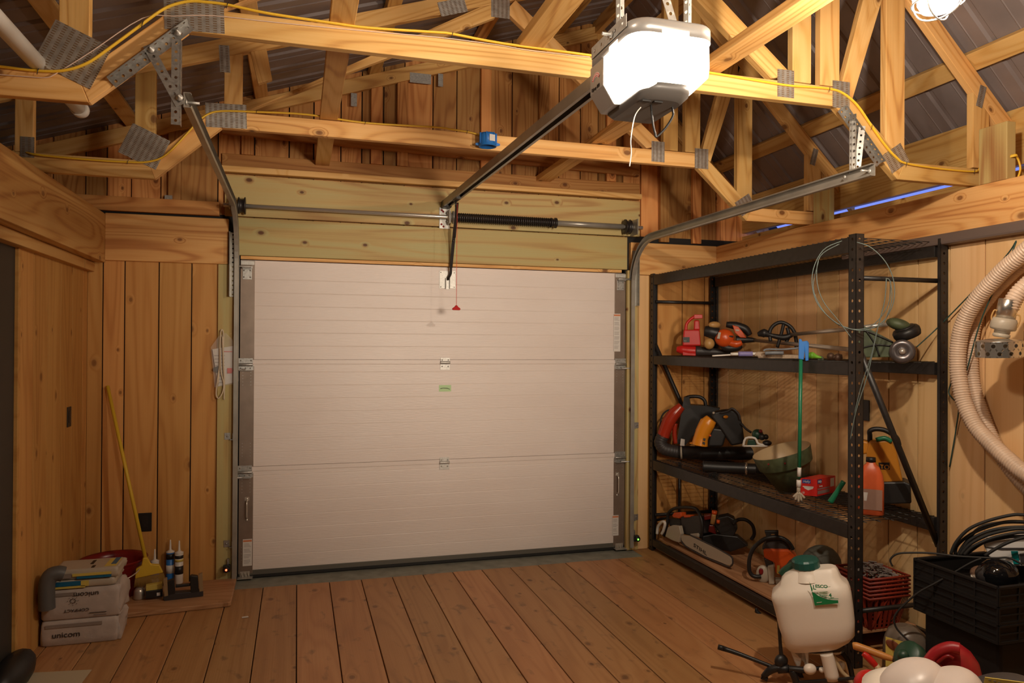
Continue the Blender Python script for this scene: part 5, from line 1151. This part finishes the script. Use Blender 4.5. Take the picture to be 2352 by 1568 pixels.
# strainer band with real round holes
m = MB(); d_, a_, u_ = ortho(axd); nseg = 26; r = .090
for i in range(nseg):
    t0, t1 = 2*math.pi*i/nseg, 2*math.pi*(i+1)/nseg
    for row in range(2):
        h0, h1 = -.066+.033*row, -.033+.033*row; hole = (i+row) % 2 == 0
        def pt(t_, h_, rr=r): return cc+axd*h_+a_*(math.cos(t_)*rr)+u_*(math.sin(t_)*rr)
        if not hole: m.add([pt(t0, h0), pt(t1, h0), pt(t1, h1), pt(t0, h1)], [(0, 1, 2, 3)], None, True); continue
        tm, hm = (t0+t1)/2, (h0+h1)/2; out = []; inn = []
        for k in range(12):
            a8 = 2*math.pi*k/12; cx_, sx_ = math.cos(a8), math.sin(a8); mm = max(abs(cx_), abs(sx_))
            out.append(pt(tm+cx_/mm*(t1-t0)/2, hm+sx_/mm*(h1-h0)/2)); inn.append(pt(tm+cx_*.0085/r, hm+sx_*.0085))
        m.add(out+inn, [(k, (k+1) % 12, 12+(k+1) % 12, 12+k) for k in range(12)], None, True)
m.build('strainer_band', 'silver', hs)
for nm, pts, lab in (('a', [at(*q) for q in ((2334, 553, 'x', 3.47), (2300, 600, 'x', 3.5), (2166, 740, 'x', 3.50), (2105, 797, 'x', 3.4))], 'dark cord stretched from the wall hook down to the trimmer'),
                     ('b', [at(*q) for q in ((2334, 555, 'x', 3.46), (2320, 590, 'x', 3.44), (2284, 665, 'x', 3.43), (2250, 745, 'x', 3.43), (2221, 850, 'x', 3.43))], 'green cord hanging from the hook between the hose loops'),
                     ('c', [at(*q) for q in ((2186, 875, 'x', 3.50), (2179, 900, 'x', 3.5), (2188, 915, 'x', 3.5), (2202, 930, 'x', 3.5), (2196, 985, 'x', 3.52), (2181, 1072, 'x', 3.53))], 'short green cord left of the big hose loop')):
    tag(MB().tube(smooth_path(pts, 5), .0032, 6).build('cord', plain('dark_green_cord', (.02, .06, .05), .5) if nm == 'a' else bpy.data.materials['dark_green_cord']), lab, 'cord')
# ---------------------------------------------------------------- backpack sprayer
F = Face((2.66, -2.35, .35)); R_ = Matrix((F.u, F.n, Z)).transposed()
sp = thing('backpack_sprayer', 'white backpack sprayer tank with green cap and green printed label', 'sprayer', (2.66, -2.33, 0))
S3 = lambda a, b: (1740+a/4.78, 1240+b/4.78)
sec = [(1180, 365, 900), (1168, 340, 925), (1120, 303, 1010), (1050, 288, 1066), (900, 235, 1068), (760, 203, 1052), (640, 170, 1036), (590, 152, 1026), (540, 158, 1008), (495, 210, 985), (450, 250, 925), (400, 262, 900), (360, 300, 884), (325, 375, 860), (312, 420, 830)]
rings = []
for yv, xa, xb in sec:
    k = (yv-312)/870.
    px0, px1 = 1740+xa/4.78, 1740+xb/4.78; slope = -.045*(1 if yv < 1100 else 1)
    dep = .105 if yv > 560 else (.105-.06*(560-yv)/250.)
    if yv > 1050: dep = .105-.03*(yv-1050)/130.
    ring = []
    pc = (px0+px1)/2; hw = (px1-px0)/2; n = 36
    for i in range(n):
        a = 2*math.pi*i/n; c_, s_ = math.cos(a), math.sin(a); ex = .30
        cu = abs(c_)**ex*(1 if c_ > 0 else -1); su = abs(s_)**ex*(1 if s_ > 0 else -1)
        px = pc+hw*cu; py = 1240+yv/4.78-(px-pc)*.075
        bul = 1.0-.22*abs(cu)**4
        ring.append(F.p(px, py, 0)+F.n*(dep*su*bul+.02))
    rings.append(ring)
m = MB(); m.loft(rings, True); tk = m.build('tank', 'tank_white', sp); 
m = MB(); nk = F.p(*S3(535, 300), .02); axc = (Z-F.u*-.10-F.n*.10).normalized(); axc = (Z*.97-F.u*.14-F.n*.06).normalized()
m.lathe([(.085, -.045), (.066, -.016), (.058, -.006), (.056, .004)], nk, axc, 32, caps=False); m.build('tank_neck', 'tank_white', sp)
m = MB(); pr = [(.059, .002), (.061, .006), (.060, .034), (.054, .042), (.0, .044)]; m.lathe(pr, nk, axc, 16, sm=False); m.build('tank_cap', plain('cap_green', (.008, .085, .07), .35), sp)
m = MB(); F.tube(m, [S3(270, 380), S3(300, 340), S3(380, 290), S3(450, 265)], .02, .06); m.build('cap_flange', 'dark_green', sp)
fy = -.094
def lab(m, pts, o=fy, th=.0012): return F.poly(m, [S3(*q) for q in pts], o, th)
col('label_green', (.005, .20, .065), .4)
m = MB(); curve = []
for k in range(13):
    u_ = k/12; curve.append((600+285*u_, 560+100*(1-(1-u_)**2.6)))
lab(m, [(597, 565)]+curve[1:]+[(887, 692), (628, 718)], fy-.001); lab(m, [(568, 458), (585, 490), (605, 540), (600, 565), (592, 560)], fy-.001); m.build('label_field', 'label_green', tk)
m = MB(); 
for k in range(12): pass
P = [F.p(*S3(a+4, b-16+10*0), fy-.004) for a, b in curve[2:]]; m.tube(P, .0012, 5); m.build('label_line', 'label_green', tk)
text('L', .027, F.p(*S3(608, 540), fy-.003), F.u+Z*.09, Z, 'label_green', tk, bold=.0006); text('ESCO', .0185, F.p(*S3(634, 520), fy-.003), F.u+Z*.09, Z, 'label_green', tk, width=.050, bold=.0006)
text('4', .021, F.p(*S3(785, 622), fy-.003), F.u+Z*.09, Z, 'label_green', tk, bold=.001)
m = MB()
for k in range(3): lab(m, [(680, 572+k*18), (768, 564+k*18), (769, 572+k*18), (681, 580+k*18)], fy-.001)
lab(m, [(800, 632), (840, 629), (840, 636), (800, 639)], fy-.001); lab(m, [(680, 520), (800, 509), (800, 513), (680, 524)], fy-.001); m.build('label_print', plain('label_pale_green', (.16, .30, .15), .5), tk)
m = MB(); lab(m, [(650, 684), (706, 678), (706, 682), (650, 689)], fy-.003); m.build('label_print', 'tank_white', tk)
m = MB(); c = F.p(*S3(800, 1165), .02); m.lathe([(.05, .02), (.046, -.012), (.046, -.02)], c, Z, 24); m.build('outlet_neck', 'tank_white', sp)
m = MB(); F.poly(m, [S3(*q) for q in ((565, 1210), (900, 1182), (905, 1170), (960, 1172), (960, 1200), (900, 1235), (640, 1250), (565, 1245))], -.03, .11); m.build('base_clamp', 'black', sp, bevel=.004)
m = MB(); F.poly(m, [S3(*q) for q in ((345, 1180), (560, 1185), (560, 1385), (520, 1400), (500, 1250), (470, 1390), (430, 1395), (400, 1330))], -.02, .04); m.build('pump_bracket', 'tank_white', sp, bevel=.006)
m = MB(); F.tube(m, [S3(755, 1240), S3(780, 1330), S3(825, 1530)], [.0285, .0285, .0305], -.04, n=3, seg=20); m.build('pump_cylinder', 'tank_white', sp)
m = MB(); F.tube(m, [S3(830, 1265), S3(870, 1350), S3(930, 1450), S3(1000, 1515), S3(1040, 1590)], .009, -.02); m.build('supply_hose', 'cream_plastic', sp)
m = MB(); m.ball(F.p(*S3(575, 1415), -.05), .024, 1.25, 1, 1); m.build('pump_knob', 'tank_white', sp); MB().ball(F.p(*S3(705, 1425), -.03), .013).build('pump_knob', 'tank_white', sp); MB().ball(F.p(*S3(920, 1380), .03), .018, 1, 1, 1.2).build('pump_knob', 'tank_white', sp)
m = MB(); F.tube(m, [S3(345, 1410), S3(500, 1425), S3(560, 1420)], .014, -.05, n=2); F.tube(m, [S3(500, 1420), S3(730, 1400)], .008, -.01, n=2); F.poly(m, [S3(*q) for q in ((380, 1560), (1160, 1500), (1160, 1525), (400, 1600))], -.06, .015); F.poly(m, [S3(*q) for q in ((380, 1560), (1160, 1500), (1160, 1525), (400, 1600))], .12, .015); F.tube(m, [S3(450, 1430), S3(500, 1560)], .012, .1, n=2); F.tube(m, [S3(380, 1430), S3(440, 1600)], .016, -.05, n=2); F.tube(m, [S3(930, 1230), S3(1000, 1330), S3(1040, 1500)], .012, .10, n=2); m.build('base_frame', 'black', sp, bevel=.002)
m = MB(); F.tube(m, [S3(228, 860), S3(240, 1000), S3(250, 1150), S3(262, 1290)], [.006, .008, .008, .011], -.02, n=3); m.ball(F.p(*S3(260, 1330), -.02), .030, 1.1, .8, 1.1); F.tube(m, [S3(260, 1400), S3(150, 1420), S3(60, 1500)], [.016, .018, .012], -.03, n=3); F.tube(m, [S3(220, 1420), S3(350, 1410)], .018, -.03, n=2)
F.tube(m, [S3(40, 1500), S3(110, 1530)], .010, -.03, n=2); m.build('spray_valve', 'black', sp)
m = MB(); F.tube(m, [(1649, 1485), (1662, 1489)], .0125, -.02, n=2, seg=12); F.tube(m, [(1662, 1489), (1700, 1502), (1780, 1533), (1800, 1540)], [.012, .010, .008, .008], -.02, n=3); m.build('pump_lever', 'black', sp)
# ---------------------------------------------------------------- clutter on the floor, bottom right
F = Face((2.72, -2.95, .3)); R_ = Matrix((F.u, F.n, Z)).transposed()
t = thing('fuel_can', 'red plastic fuel can with moulded handle, partly behind the white dome', 'fuel can', F.p(2180, 1568))
m = MB(); rings = []
for (a, b, c_, d_) in ((1640, 2120, 2262, .08), (1568, 2118, 2260, .09), (1530, 2124, 2250, .09), (1505, 2140, 2232, .08), (1490, 2155, 2212, .06), (1484, 2168, 2195, .03)):
    pc, hw = (b+c_)/2, (c_-b)/2; rings.append([F.p(pc+hw*math.cos(k*math.pi/12), a-(6 if a < 1600 else 0)*math.cos(k*math.pi/12)*0)+F.n*(d_*math.sin(k*math.pi/12)+.02) for k in range(24)])
m.loft(rings, True); F.tube(m, [(2128, 1528), (2150, 1500), (2180, 1487), (2205, 1490)], .022, -.07); F.tube(m, [(2150, 1530), (2163, 1550), (2170, 1568)], .02, -.08); m.build('can_body', plain('fuel_red', (.33, .012, .018), .4), t)
m = MB(); F.tube(m, [(2152, 1522), (2175, 1506), (2190, 1512)], .006, -.092); m.build('mould_line', 'deep_red', t)
m = MB(); c = F.p(2092, 1510, .03); m.lathe([(.0, -.03), (.055, -.025), (.06, -.01), (.06, .02), (.05, .032), (.0, .034)], c, (F.n*-.6+Z*.5-F.u*.5).normalized(), 20); m.ball(F.p(2075, 1505, .0), .022); tag(m.build('reel_cap', 'dark_green'), 'dark green round reel between yellow jug and red fuel can', 'reel')
F = Face((3.05, -2.52, .18))
t = thing('chemical_jug', 'grey jug with yellow and orange label on the floor behind the wooden handle', 'jug', F.p(2070, 1500)); m = MB(); rings = []
for (a, b, c_, d_) in ((1540, 2025, 2130, .08), (1470, 2028, 2135, .08), (1455, 2032, 2122, .07), (1440, 2040, 2105, .05), (1434, 2052, 2085, .03)):
    pc, hw = (b+c_)/2, (c_-b)/2; rings.append([F.p(pc+hw*math.cos(k*math.pi/12), a)+F.n*(d_*math.sin(k*math.pi/12)) for k in range(24)])
m.loft(rings, True); m.build('jug_body', plain('grey_jug', (.13, .10, .075), .3), t)
m = MB(); F.poly(m, [(2034, 1462), (2060, 1470), (2100, 1480), (2100, 1530), (2034, 1530)], -.083, .004); m.build('label', 'label_yellow', t)
m = MB(); m.ball(F.p(2052, 1482, -.085), .028, 1.2, .15, .7, rot=Matrix((F.u, F.n, Z)).transposed() @ rotm('Y', 30)); m.build('label_mark', plain('label_brown', (.18, .05, .02), .5), t)
F = Face((2.75, -2.75, .2))
t = thing('hand_tool', 'orange brown wooden tool handle pointing left on the floor clutter', 'tool handle', F.p(2000, 1500)); m = MB(); F.tube(m, [(1959, 1483), (1968, 1484), (1995, 1493), (2030, 1506), (2052, 1513)], [.013, .0165, .015, .0145, .010], 0., seg=14); m.build('wooden_handle', plain('varnished_handle', (.52, .22, .05), .4), t); m = MB(); F.tube(m, [(2050, 1512), (2080, 1522)], .012, 0., n=2); m.build('ferrule', 'charcoal', t)
t = thing('pruner', 'garden pruner with red grip below the wooden handle', 'pruner', F.p(2010, 1530)); m = MB(); F.tube(m, [(1982, 1500), (1992, 1508), (2004, 1520), (2013, 1530)], [.010, .014, .014, .011], -.02); m.build('grip', 'deep_red' if 0 else 'red', t); m = MB(); F.tube(m, [(2012, 1528), (2024, 1542)], .012, -.02, n=2); m.build('grip_end', 'cream_plastic', t); m = MB(); F.tube(m, [(2005, 1545), (2020, 1552), (2035, 1568)], .018, .0); m.build('pruner_head', 'black', t)
F = Face((2.45, -3.0, .2)); tag(MB().ball(F.p(1998, 1574, .0), .055, 1, 1, 1).build('red_float', 'red'), 'red round float at the bottom edge left of the white dome', 'float')
F = Face((2.08, -3.62, .60)); R_ = Matrix((F.u, F.n, Z)).transposed()
t = thing('plastic_drum', 'white plastic drum top rising at the bottom right edge', 'container', (2.15, -3.58, 0))
m = MB()
def dome(cx0, hw, ytop, base, dep, off):
    rings = []
    for k in range(11):
        a = k/10*math.pi/2; w_ = hw*math.cos(a)**.8; yy = base-(base-ytop)*math.sin(a); rings.append([F.p(cx0+w_*math.cos(i*math.pi/16), yy)+F.n*(dep*math.cos(a)**.8*math.sin(i*math.pi/16)+off) for i in range(32)])
    m.loft(rings, True)
dome(2098, 90, 1518, 1600, .12, .0); dome(2185, 84, 1533, 1610, .12, -.02)
m.build('drum_top', plain('drum_white', (.66, .57, .52), .35), t)
q = F.p(2140, 1600); MB().lathe([(.17, .0), (.175, .02), (.175, q.z), (.12, q.z+.03), (0, q.z+.03)], (q.x+F.n.x*.02, q.y+F.n.y*.02, 0), Z, 36).build('drum_body', 'tank_white', t)
t = thing('cable_reel', 'dark round reel with a yellow label at the bottom right corner', 'reel', (2.3, -3.72, 0)); F = Face((2.22, -3.72, .58))
m = MB(); rings = []
for k in range(8):
    a = k/7*math.pi/2; w_ = 100*math.cos(a)**.7; rings.append([F.p(2300+w_*math.cos(i*math.pi/14), 1610-57*math.sin(a))+F.n*(.09*math.cos(a)**.7*math.sin(i*math.pi/14)) for i in range(28)])
m.loft(rings, True); m.build('reel_cover', 'charcoal', t)
q = F.p(2300, 1610); MB().lathe([(.10, 0), (.105, .02), (.105, q.z)], (q.x, q.y, 0), Z, 28).build('reel_stand', 'charcoal', t)
m = MB(); F.poly(m, [(2262, 1555), (2352, 1567), (2360, 1590), (2256, 1582)], -.075, .004); m.build('yellow_label', 'label_yellow', t)
text('CAUTION', .011, F.p(2275, 1573, -.077), F.u-Z*.12, Z, 'black', t) if 0 else None
m = MB()
for a, b in ((2270, 1560), (2282, 1563), (2292, 1566), (2300, 1569), (2310, 1568)): F.poly(m, [(a, b), (a+6, b+1), (a+6, b+3), (a, b+2)], -.0765, .002)
m.build('label_print', 'ink', t)
tag(MB().ball((3.42, -2.32, .12), .11, .7, .8, 1.05).build('cloth_bundle', plain('tan_bundle', (.22, .12, .05), .8)), 'small tan bundle on the floor behind the tote', 'bundle')
# dark object lying under the shelf front, left of the sprayer
F = Face((2.93, -1.42, .03)); tag(F.tube(MB(), [(1737, 1396), (1740, 1406), (1760, 1420), (1790, 1430)], [.006, .012, .012, .012], 0.).build('wiper_blade', 'black'), 'short black bar on the floor behind the sprayer', 'bar')

# ================================================================ LEFT CORNER
bd = tag(MB().prism([(-.60, -.575), (-.02, -.530), (-.003, -.515), (-.008, -.06), (-.60, -.06)], (0, 0, .001), X, Y, .028).build('plank', 'scrap', bevel=.005), 'worn brown board lying on the floor left of the door', 'board')
me = bd.data
t = thing('broom', 'yellow push broom leaning into the left corner', 'broom', at(330, 1340, 'y', -.34))
top = at(247, 886, 'y', -.045); F = Face((-.50, -.33, .15)); bot = F.p(335, 1286)
MB().tube([top, bot], .0105, 12).build('broom_handle', 'yellowp', t)
m = MB(); F.poly(m, [(328, 1281), (339, 1281), (347, 1296), (366, 1297), (375, 1315), (310, 1329), (312, 1307), (325, 1299)], -.012, .03); m.build('broom_head', 'yellowp', t, bevel=.005)
m = MB()
for k in range(46):
    u_ = k/45; x0_ = 311+u_*64; y0_ = 1328-u_*12; x1_ = 308+u_*78; y1_ = 1349-u_*4+random.uniform(-2, 2)
    for o in (-.006, .008): m.tube([F.p(x0_, y0_, o), F.p(x1_, y1_, o)], .0016, 4)
m.build('bristles', plain('straw_bristle', (.34, .20, .045), .8), t)['kind'] = 'stuff'
t = thing('bucket', 'dark red round bucket standing in the left corner', 'bucket', (-.70, -.215, 0))
m = MB(); m.lathe([(.12, .0), (.125, .01), (.168, .22), (.18, .235), (.192, .248), (.188, .252), (.168, .240), (.162, .22), (.118, .012), (.0, .012)], (-.70, -.215, .0), Z, 40, rv=0); m.build('bucket_body', 'deep_red', t)
m = MB(); m.tube(smooth_path([(-.52, -.245, .235), (-.54, -.385, .20), (-.62, -.445, .17), (-.70, -.445, .165)], 5), .004, 6); m.build('bail_handle', 'steel', t)
def caulk(px, pyb, lab, c1, c2, h=.205, py=None, z=.03):
    b_ = at(px, pyb, 'z', z); b_.y = min(b_.y, -.05)
    t = thing('caulk_tube', lab, 'caulk tube', b_)
    MB().lathe([(.022, 0), (.0245, .004), (.0245, h*.93)], b_, Z, 20).build('tube_body', c1, t)
    MB().lathe([(.0245, h*.93), (.026, h*.935), (.026, h*.96), (.012, h), (.0075, h+.004), (.004, h+.065), (.0, h+.066)], b_, Z, 16).build('nozzle', 'white', t)
    MB().lathe([(.0252, h*.30), (.0252, h*.55)], b_, Z, 20).build('label_band', c2, t)
    return t, b_
t, b_ = caulk(392, 1334, 'blue caulk tube with white nozzle behind the black brackets', 'blue', 'white'); MB().lathe([(.0255, .15), (.0255, .185)], b_, Z, 20).build('label_band', 'black', t)
t, b_ = caulk(411, 1339, 'white caulk tube with yellow and dark label, right of the blue one', 'white', 'black'); MB().lathe([(.0255, .14), (.0255, .155)], b_, Z, 20).build('label_band', 'label_yellow', t); MB().lathe([(.0255, .16), (.0255, .18)], b_, Z, 20).build('label_band', 'black', t)
t, b_ = caulk(355, 1345, 'white caulk tube with purple band behind the broom', 'white', plain('purple_band', (.12, .10, .3), .5), h=.165)
t = thing('door_bracket', 'pair of black brackets with tan plates on a dark base, on the floor board', 'bracket', (-.28, -.40, .03))
F = Face((-.28, -.40, .08))
m = MB(); F.poly(m, [(375, 1364), (467, 1357), (467, 1369), (380, 1381), (375, 1378)], .0, .05); m.build('base_bar', 'charcoal', t, bevel=.003)
m = MB(); F.poly(m, [(384, 1336), (400, 1330), (403, 1364), (386, 1368)], .0, .04); F.poly(m, [(436, 1326), (440, 1322), (455, 1324), (457, 1360), (438, 1362)], .0, .04); F.poly(m, [(403, 1344), (437, 1340), (437, 1346), (403, 1350)], .01, .02); m.build('black_bracket', 'black', t, bevel=.003)
m = MB(); F.poly(m, [(375, 1330), (384, 1328), (386, 1368), (377, 1370)], -.004, .03); m.build('side_plate', 'tan2' if 'tan2' in M else col('tan2', (.30, .20, .10), .5), t, bevel=.002)
m = MB(); F.poly(m, [(456, 1320), (465, 1316), (467, 1357), (458, 1359)], -.004, .03); m.build('side_plate', 'tan2', t, bevel=.002)
t = thing('tin_can', 'shiny round tin on the floor board beneath the broom', 'can', (-.53, -.40, .03)); MB().lathe([(.03, .0), (.033, .004), (.030, .05), (.018, .066), (0, .07)], at(320, 1374, 'z', .03), Z, 24).build('can_body', 'steel', t)
t = thing('tape_box', 'yellow packet lying on a black tool beside the tin', 'box', (-.44, -.38, .03)); F = Face((-.45, -.37, .05))
m = MB(); F.poly(m, [(335, 1345), (372, 1339), (373, 1352), (335, 1358)], .0, .04); m.build('packet', 'label_yellow', t, bevel=.002)
m = MB(); F.poly(m, [(334, 1358), (374, 1353), (374, 1370), (334, 1375)], -.01, .06); m.build('black_base', 'black', t, bevel=.003)
m = MB(); F.poly(m, [(360, 1361), (368, 1360), (368, 1367), (360, 1368)], -.012, .002); m.build('white_mark', 'paper', t)
# bags
def bag(name, lab, z0, z1, xa, xb, ya, yb, mat, seed, amp=.010):
    random.seed(seed); t = thing(name, lab, 'bag', ((xa+xb)/2, (ya+yb)/2, z0)); m = MB(); rings = []; nx = 12; ny = 9
    n = 44; ph = [random.uniform(0, 6) for _ in range(6)]
    for k, (h, ins) in enumerate(((0, .008), (.05, .002), (.3, .0), (.5, -.001), (.8, .0), (.95, .004), (1, .014))):
        z = z0+(z1-z0)*h; ring = []
        for i in range(n):
            a = 2*math.pi*i/n; c_, s_ = math.cos(a), math.sin(a); e = .13
            cu, su = abs(c_)**e*(1 if c_ > 0 else -1), abs(s_)**e*(1 if s_ > 0 else -1)
            w_ = amp*(math.sin(5*a+ph[0]+k)+math.sin(9*a+ph[1]-k*1.3)+.6*math.sin(14*a+ph[2]+2*k))*.4
            if su < -.9: w_ = 0
            w_ *= (1.6 if cu > .9 else .4)
            ring.append(V3((xa+xb)/2+((xb-xa)/2-ins+w_)*cu, (ya+yb)/2+((yb-ya)/2-ins+w_)*su, z))
        rings.append(ring)
    m.loft(rings, True); return m.build('bag_body', mat, t)
M['sack'] = plain('white_paper_sack', (.46, .39, .35), .6, bumps=.6, bscale=18, var=.08)
YA, YBk = -.905, -.70
b1 = bag('cement_bag', 'white paper sack printed unicom, bottom of the stack in the left corner', .0, .130, -.885, -.525, YA, YBk, 'sack', 3)
b2 = bag('cement_bag', 'white paper sack with upside down unicom print, second in the stack', .131, .290, -.885, -.520, YA, YBk, 'sack', 5)
text('unicom', .040, (-.83, YA-.0045, .045), X, Z, 'charcoal', b1, width=.125)
m = MB(); m.box(-.86, -.60, YA-.005, YA-.0045, .095, .112); m.build('grey_band', plain('sack_grey', (.26, .21, .18), .6), b1)
text('unicom', .036, (-.615, YA-.0045, .268), -X, -Z, 'charcoal', b2, width=.115)
text('COMPACT', .020, (-.66, YA-.0045, .185), -X, -Z, 'charcoal', b2, width=.115)
m = MB()
for k in range(16):
    a = k*math.pi/4; rr = .012 if k < 8 else .024; m.lathe([(.0, .0006), (.0028 if k < 8 else .0018, .0006), (.0028 if k < 8 else .0018, 0)], (-.735+rr*math.cos(a), YA-.0052, .228+rr*.9*math.sin(a)), (0, -1, 0), 8)
m.build('dot_emblem', 'charcoal', b2)['kind'] = 'stuff'
m = MB(); m.box(-.85, -.72, YA-.005, YA-.0045, .255, .272); m.build('grey_band', bpy.data.materials['sack_grey'], b2)
m = MB(); m.box(-.66, -.58, YA-.005, YA-.0045, .158, .161).box(-.64, -.58, YA-.005, YA-.0045, .146, .148); m.build('small_print', 'charcoal', b2)
M['bagwhite'] = plain('printed_bag_white', (.44, .38, .30), .45, bumps=.5, bscale=25)
M['bagblue'] = plain('printed_bag_blue', (.01, .12, .24), .4)
b3 = bag('grout_bag', 'blue and yellow printed bag, third in the stack', .291, .333, -.845, -.545, YA+.005, YBk, 'bagwhite', 8, .006)
b4 = bag('grout_bag', 'white and yellow printed bag on top of the stack', .334, .385, -.840, -.530, YA+.005, YBk, 'bagwhite', 11, .006)
def pr(b, x0, x1, z0, z1, mat, name='print_panel'): return MB().box(x0, x1, YA-.0045, YA+.006, z0, z1).build(name, mat, b)
pr(b3, -.838, -.70, .305, .326, 'bagblue'); pr(b3, -.70, -.665, .300, .326, 'label_yellow'); pr(b3, -.838, -.68, .293, .303, 'label_yellow')
pr(b4, -.74, -.56, .352, .364, 'label_yellow'); pr(b4, -.83, -.745, .345, .366, bpy.data.materials['sack_grey']); pr(b4, -.72, -.56, .338, .350, 'bagblue'); 
MB().box(-.60, -.545, YA+.03, YBk-.03, .381, .3865).build('print_panel', 'label_yellow', b4); MB().box(-.575, -.55, YA+.06, YBk-.02, .382, .3872).build('print_panel', 'bagblue', b4)
m = MB(); m.box(-.66, -.645, YA+.02, YA+.06, .381, .3868).box(-.68, -.665, YA+.09, YA+.16, .381, .3868); m.build('print_bar', 'black', b4)
for b_ in (b3,): text('mapei', .001, (-.8, YA-.01, .31), X, Z, 'paper', b_) if 0 else None
t = thing('pipe_elbow', 'grey plastic pipe bend hooked down in front of the bag stack', 'pipe', (-.89, -.93, 0)); F = Face((-.86, -.965, .3))
m = MB(); F.tube(m, [(108, 1398), (107, 1370), (108, 1340), (116, 1322), (132, 1316), (146, 1318)], .0375, .0, seg=20, caps=False); m.build('pipe_body', plain('grey_pvc', (.085, .085, .085), .5), t); m = MB(); m.lathe([(.0, 0), (.034, 0)], F.p(108, 1397), Z, 20); m.build('pipe_mouth', 'dark', t)
q = [at(*p_, 'z', .002) for p_ in ((55, 1572), (78, 1545), (211, 1538), (185, 1572), (150, 1600), (20, 1610))]
tag(MB().add(q+[v+Z*.002 for v in q], [list(range(6))[::-1], [6+i for i in range(6)]]+[[i, (i+1) % 6, 6+(i+1) % 6, 6+i] for i in range(6)]).build('paper_sheet', plain('dusty_sheet', (.48, .40, .27), .7)), 'pale sheet of paper lying flat on the floor, bottom left', 'paper')
t = thing('rubber_boot', 'black rounded object low against the left edge', 'boot', (-.86, -1.3, 0)); m = MB(); m.ball((-.868, -1.32, .05), .09, .8, 2.2, .9); m.build('boot_body', 'black', t)
c = at(563, 1417, 'z', .001); tag(MB().cbox(c+Z*.001, .035, .018, .002, rotm('Z', 10)).build('paper_scrap', 'paper', bevel=.0005), 'tiny white paper scrap on the floor before the door', 'paper')
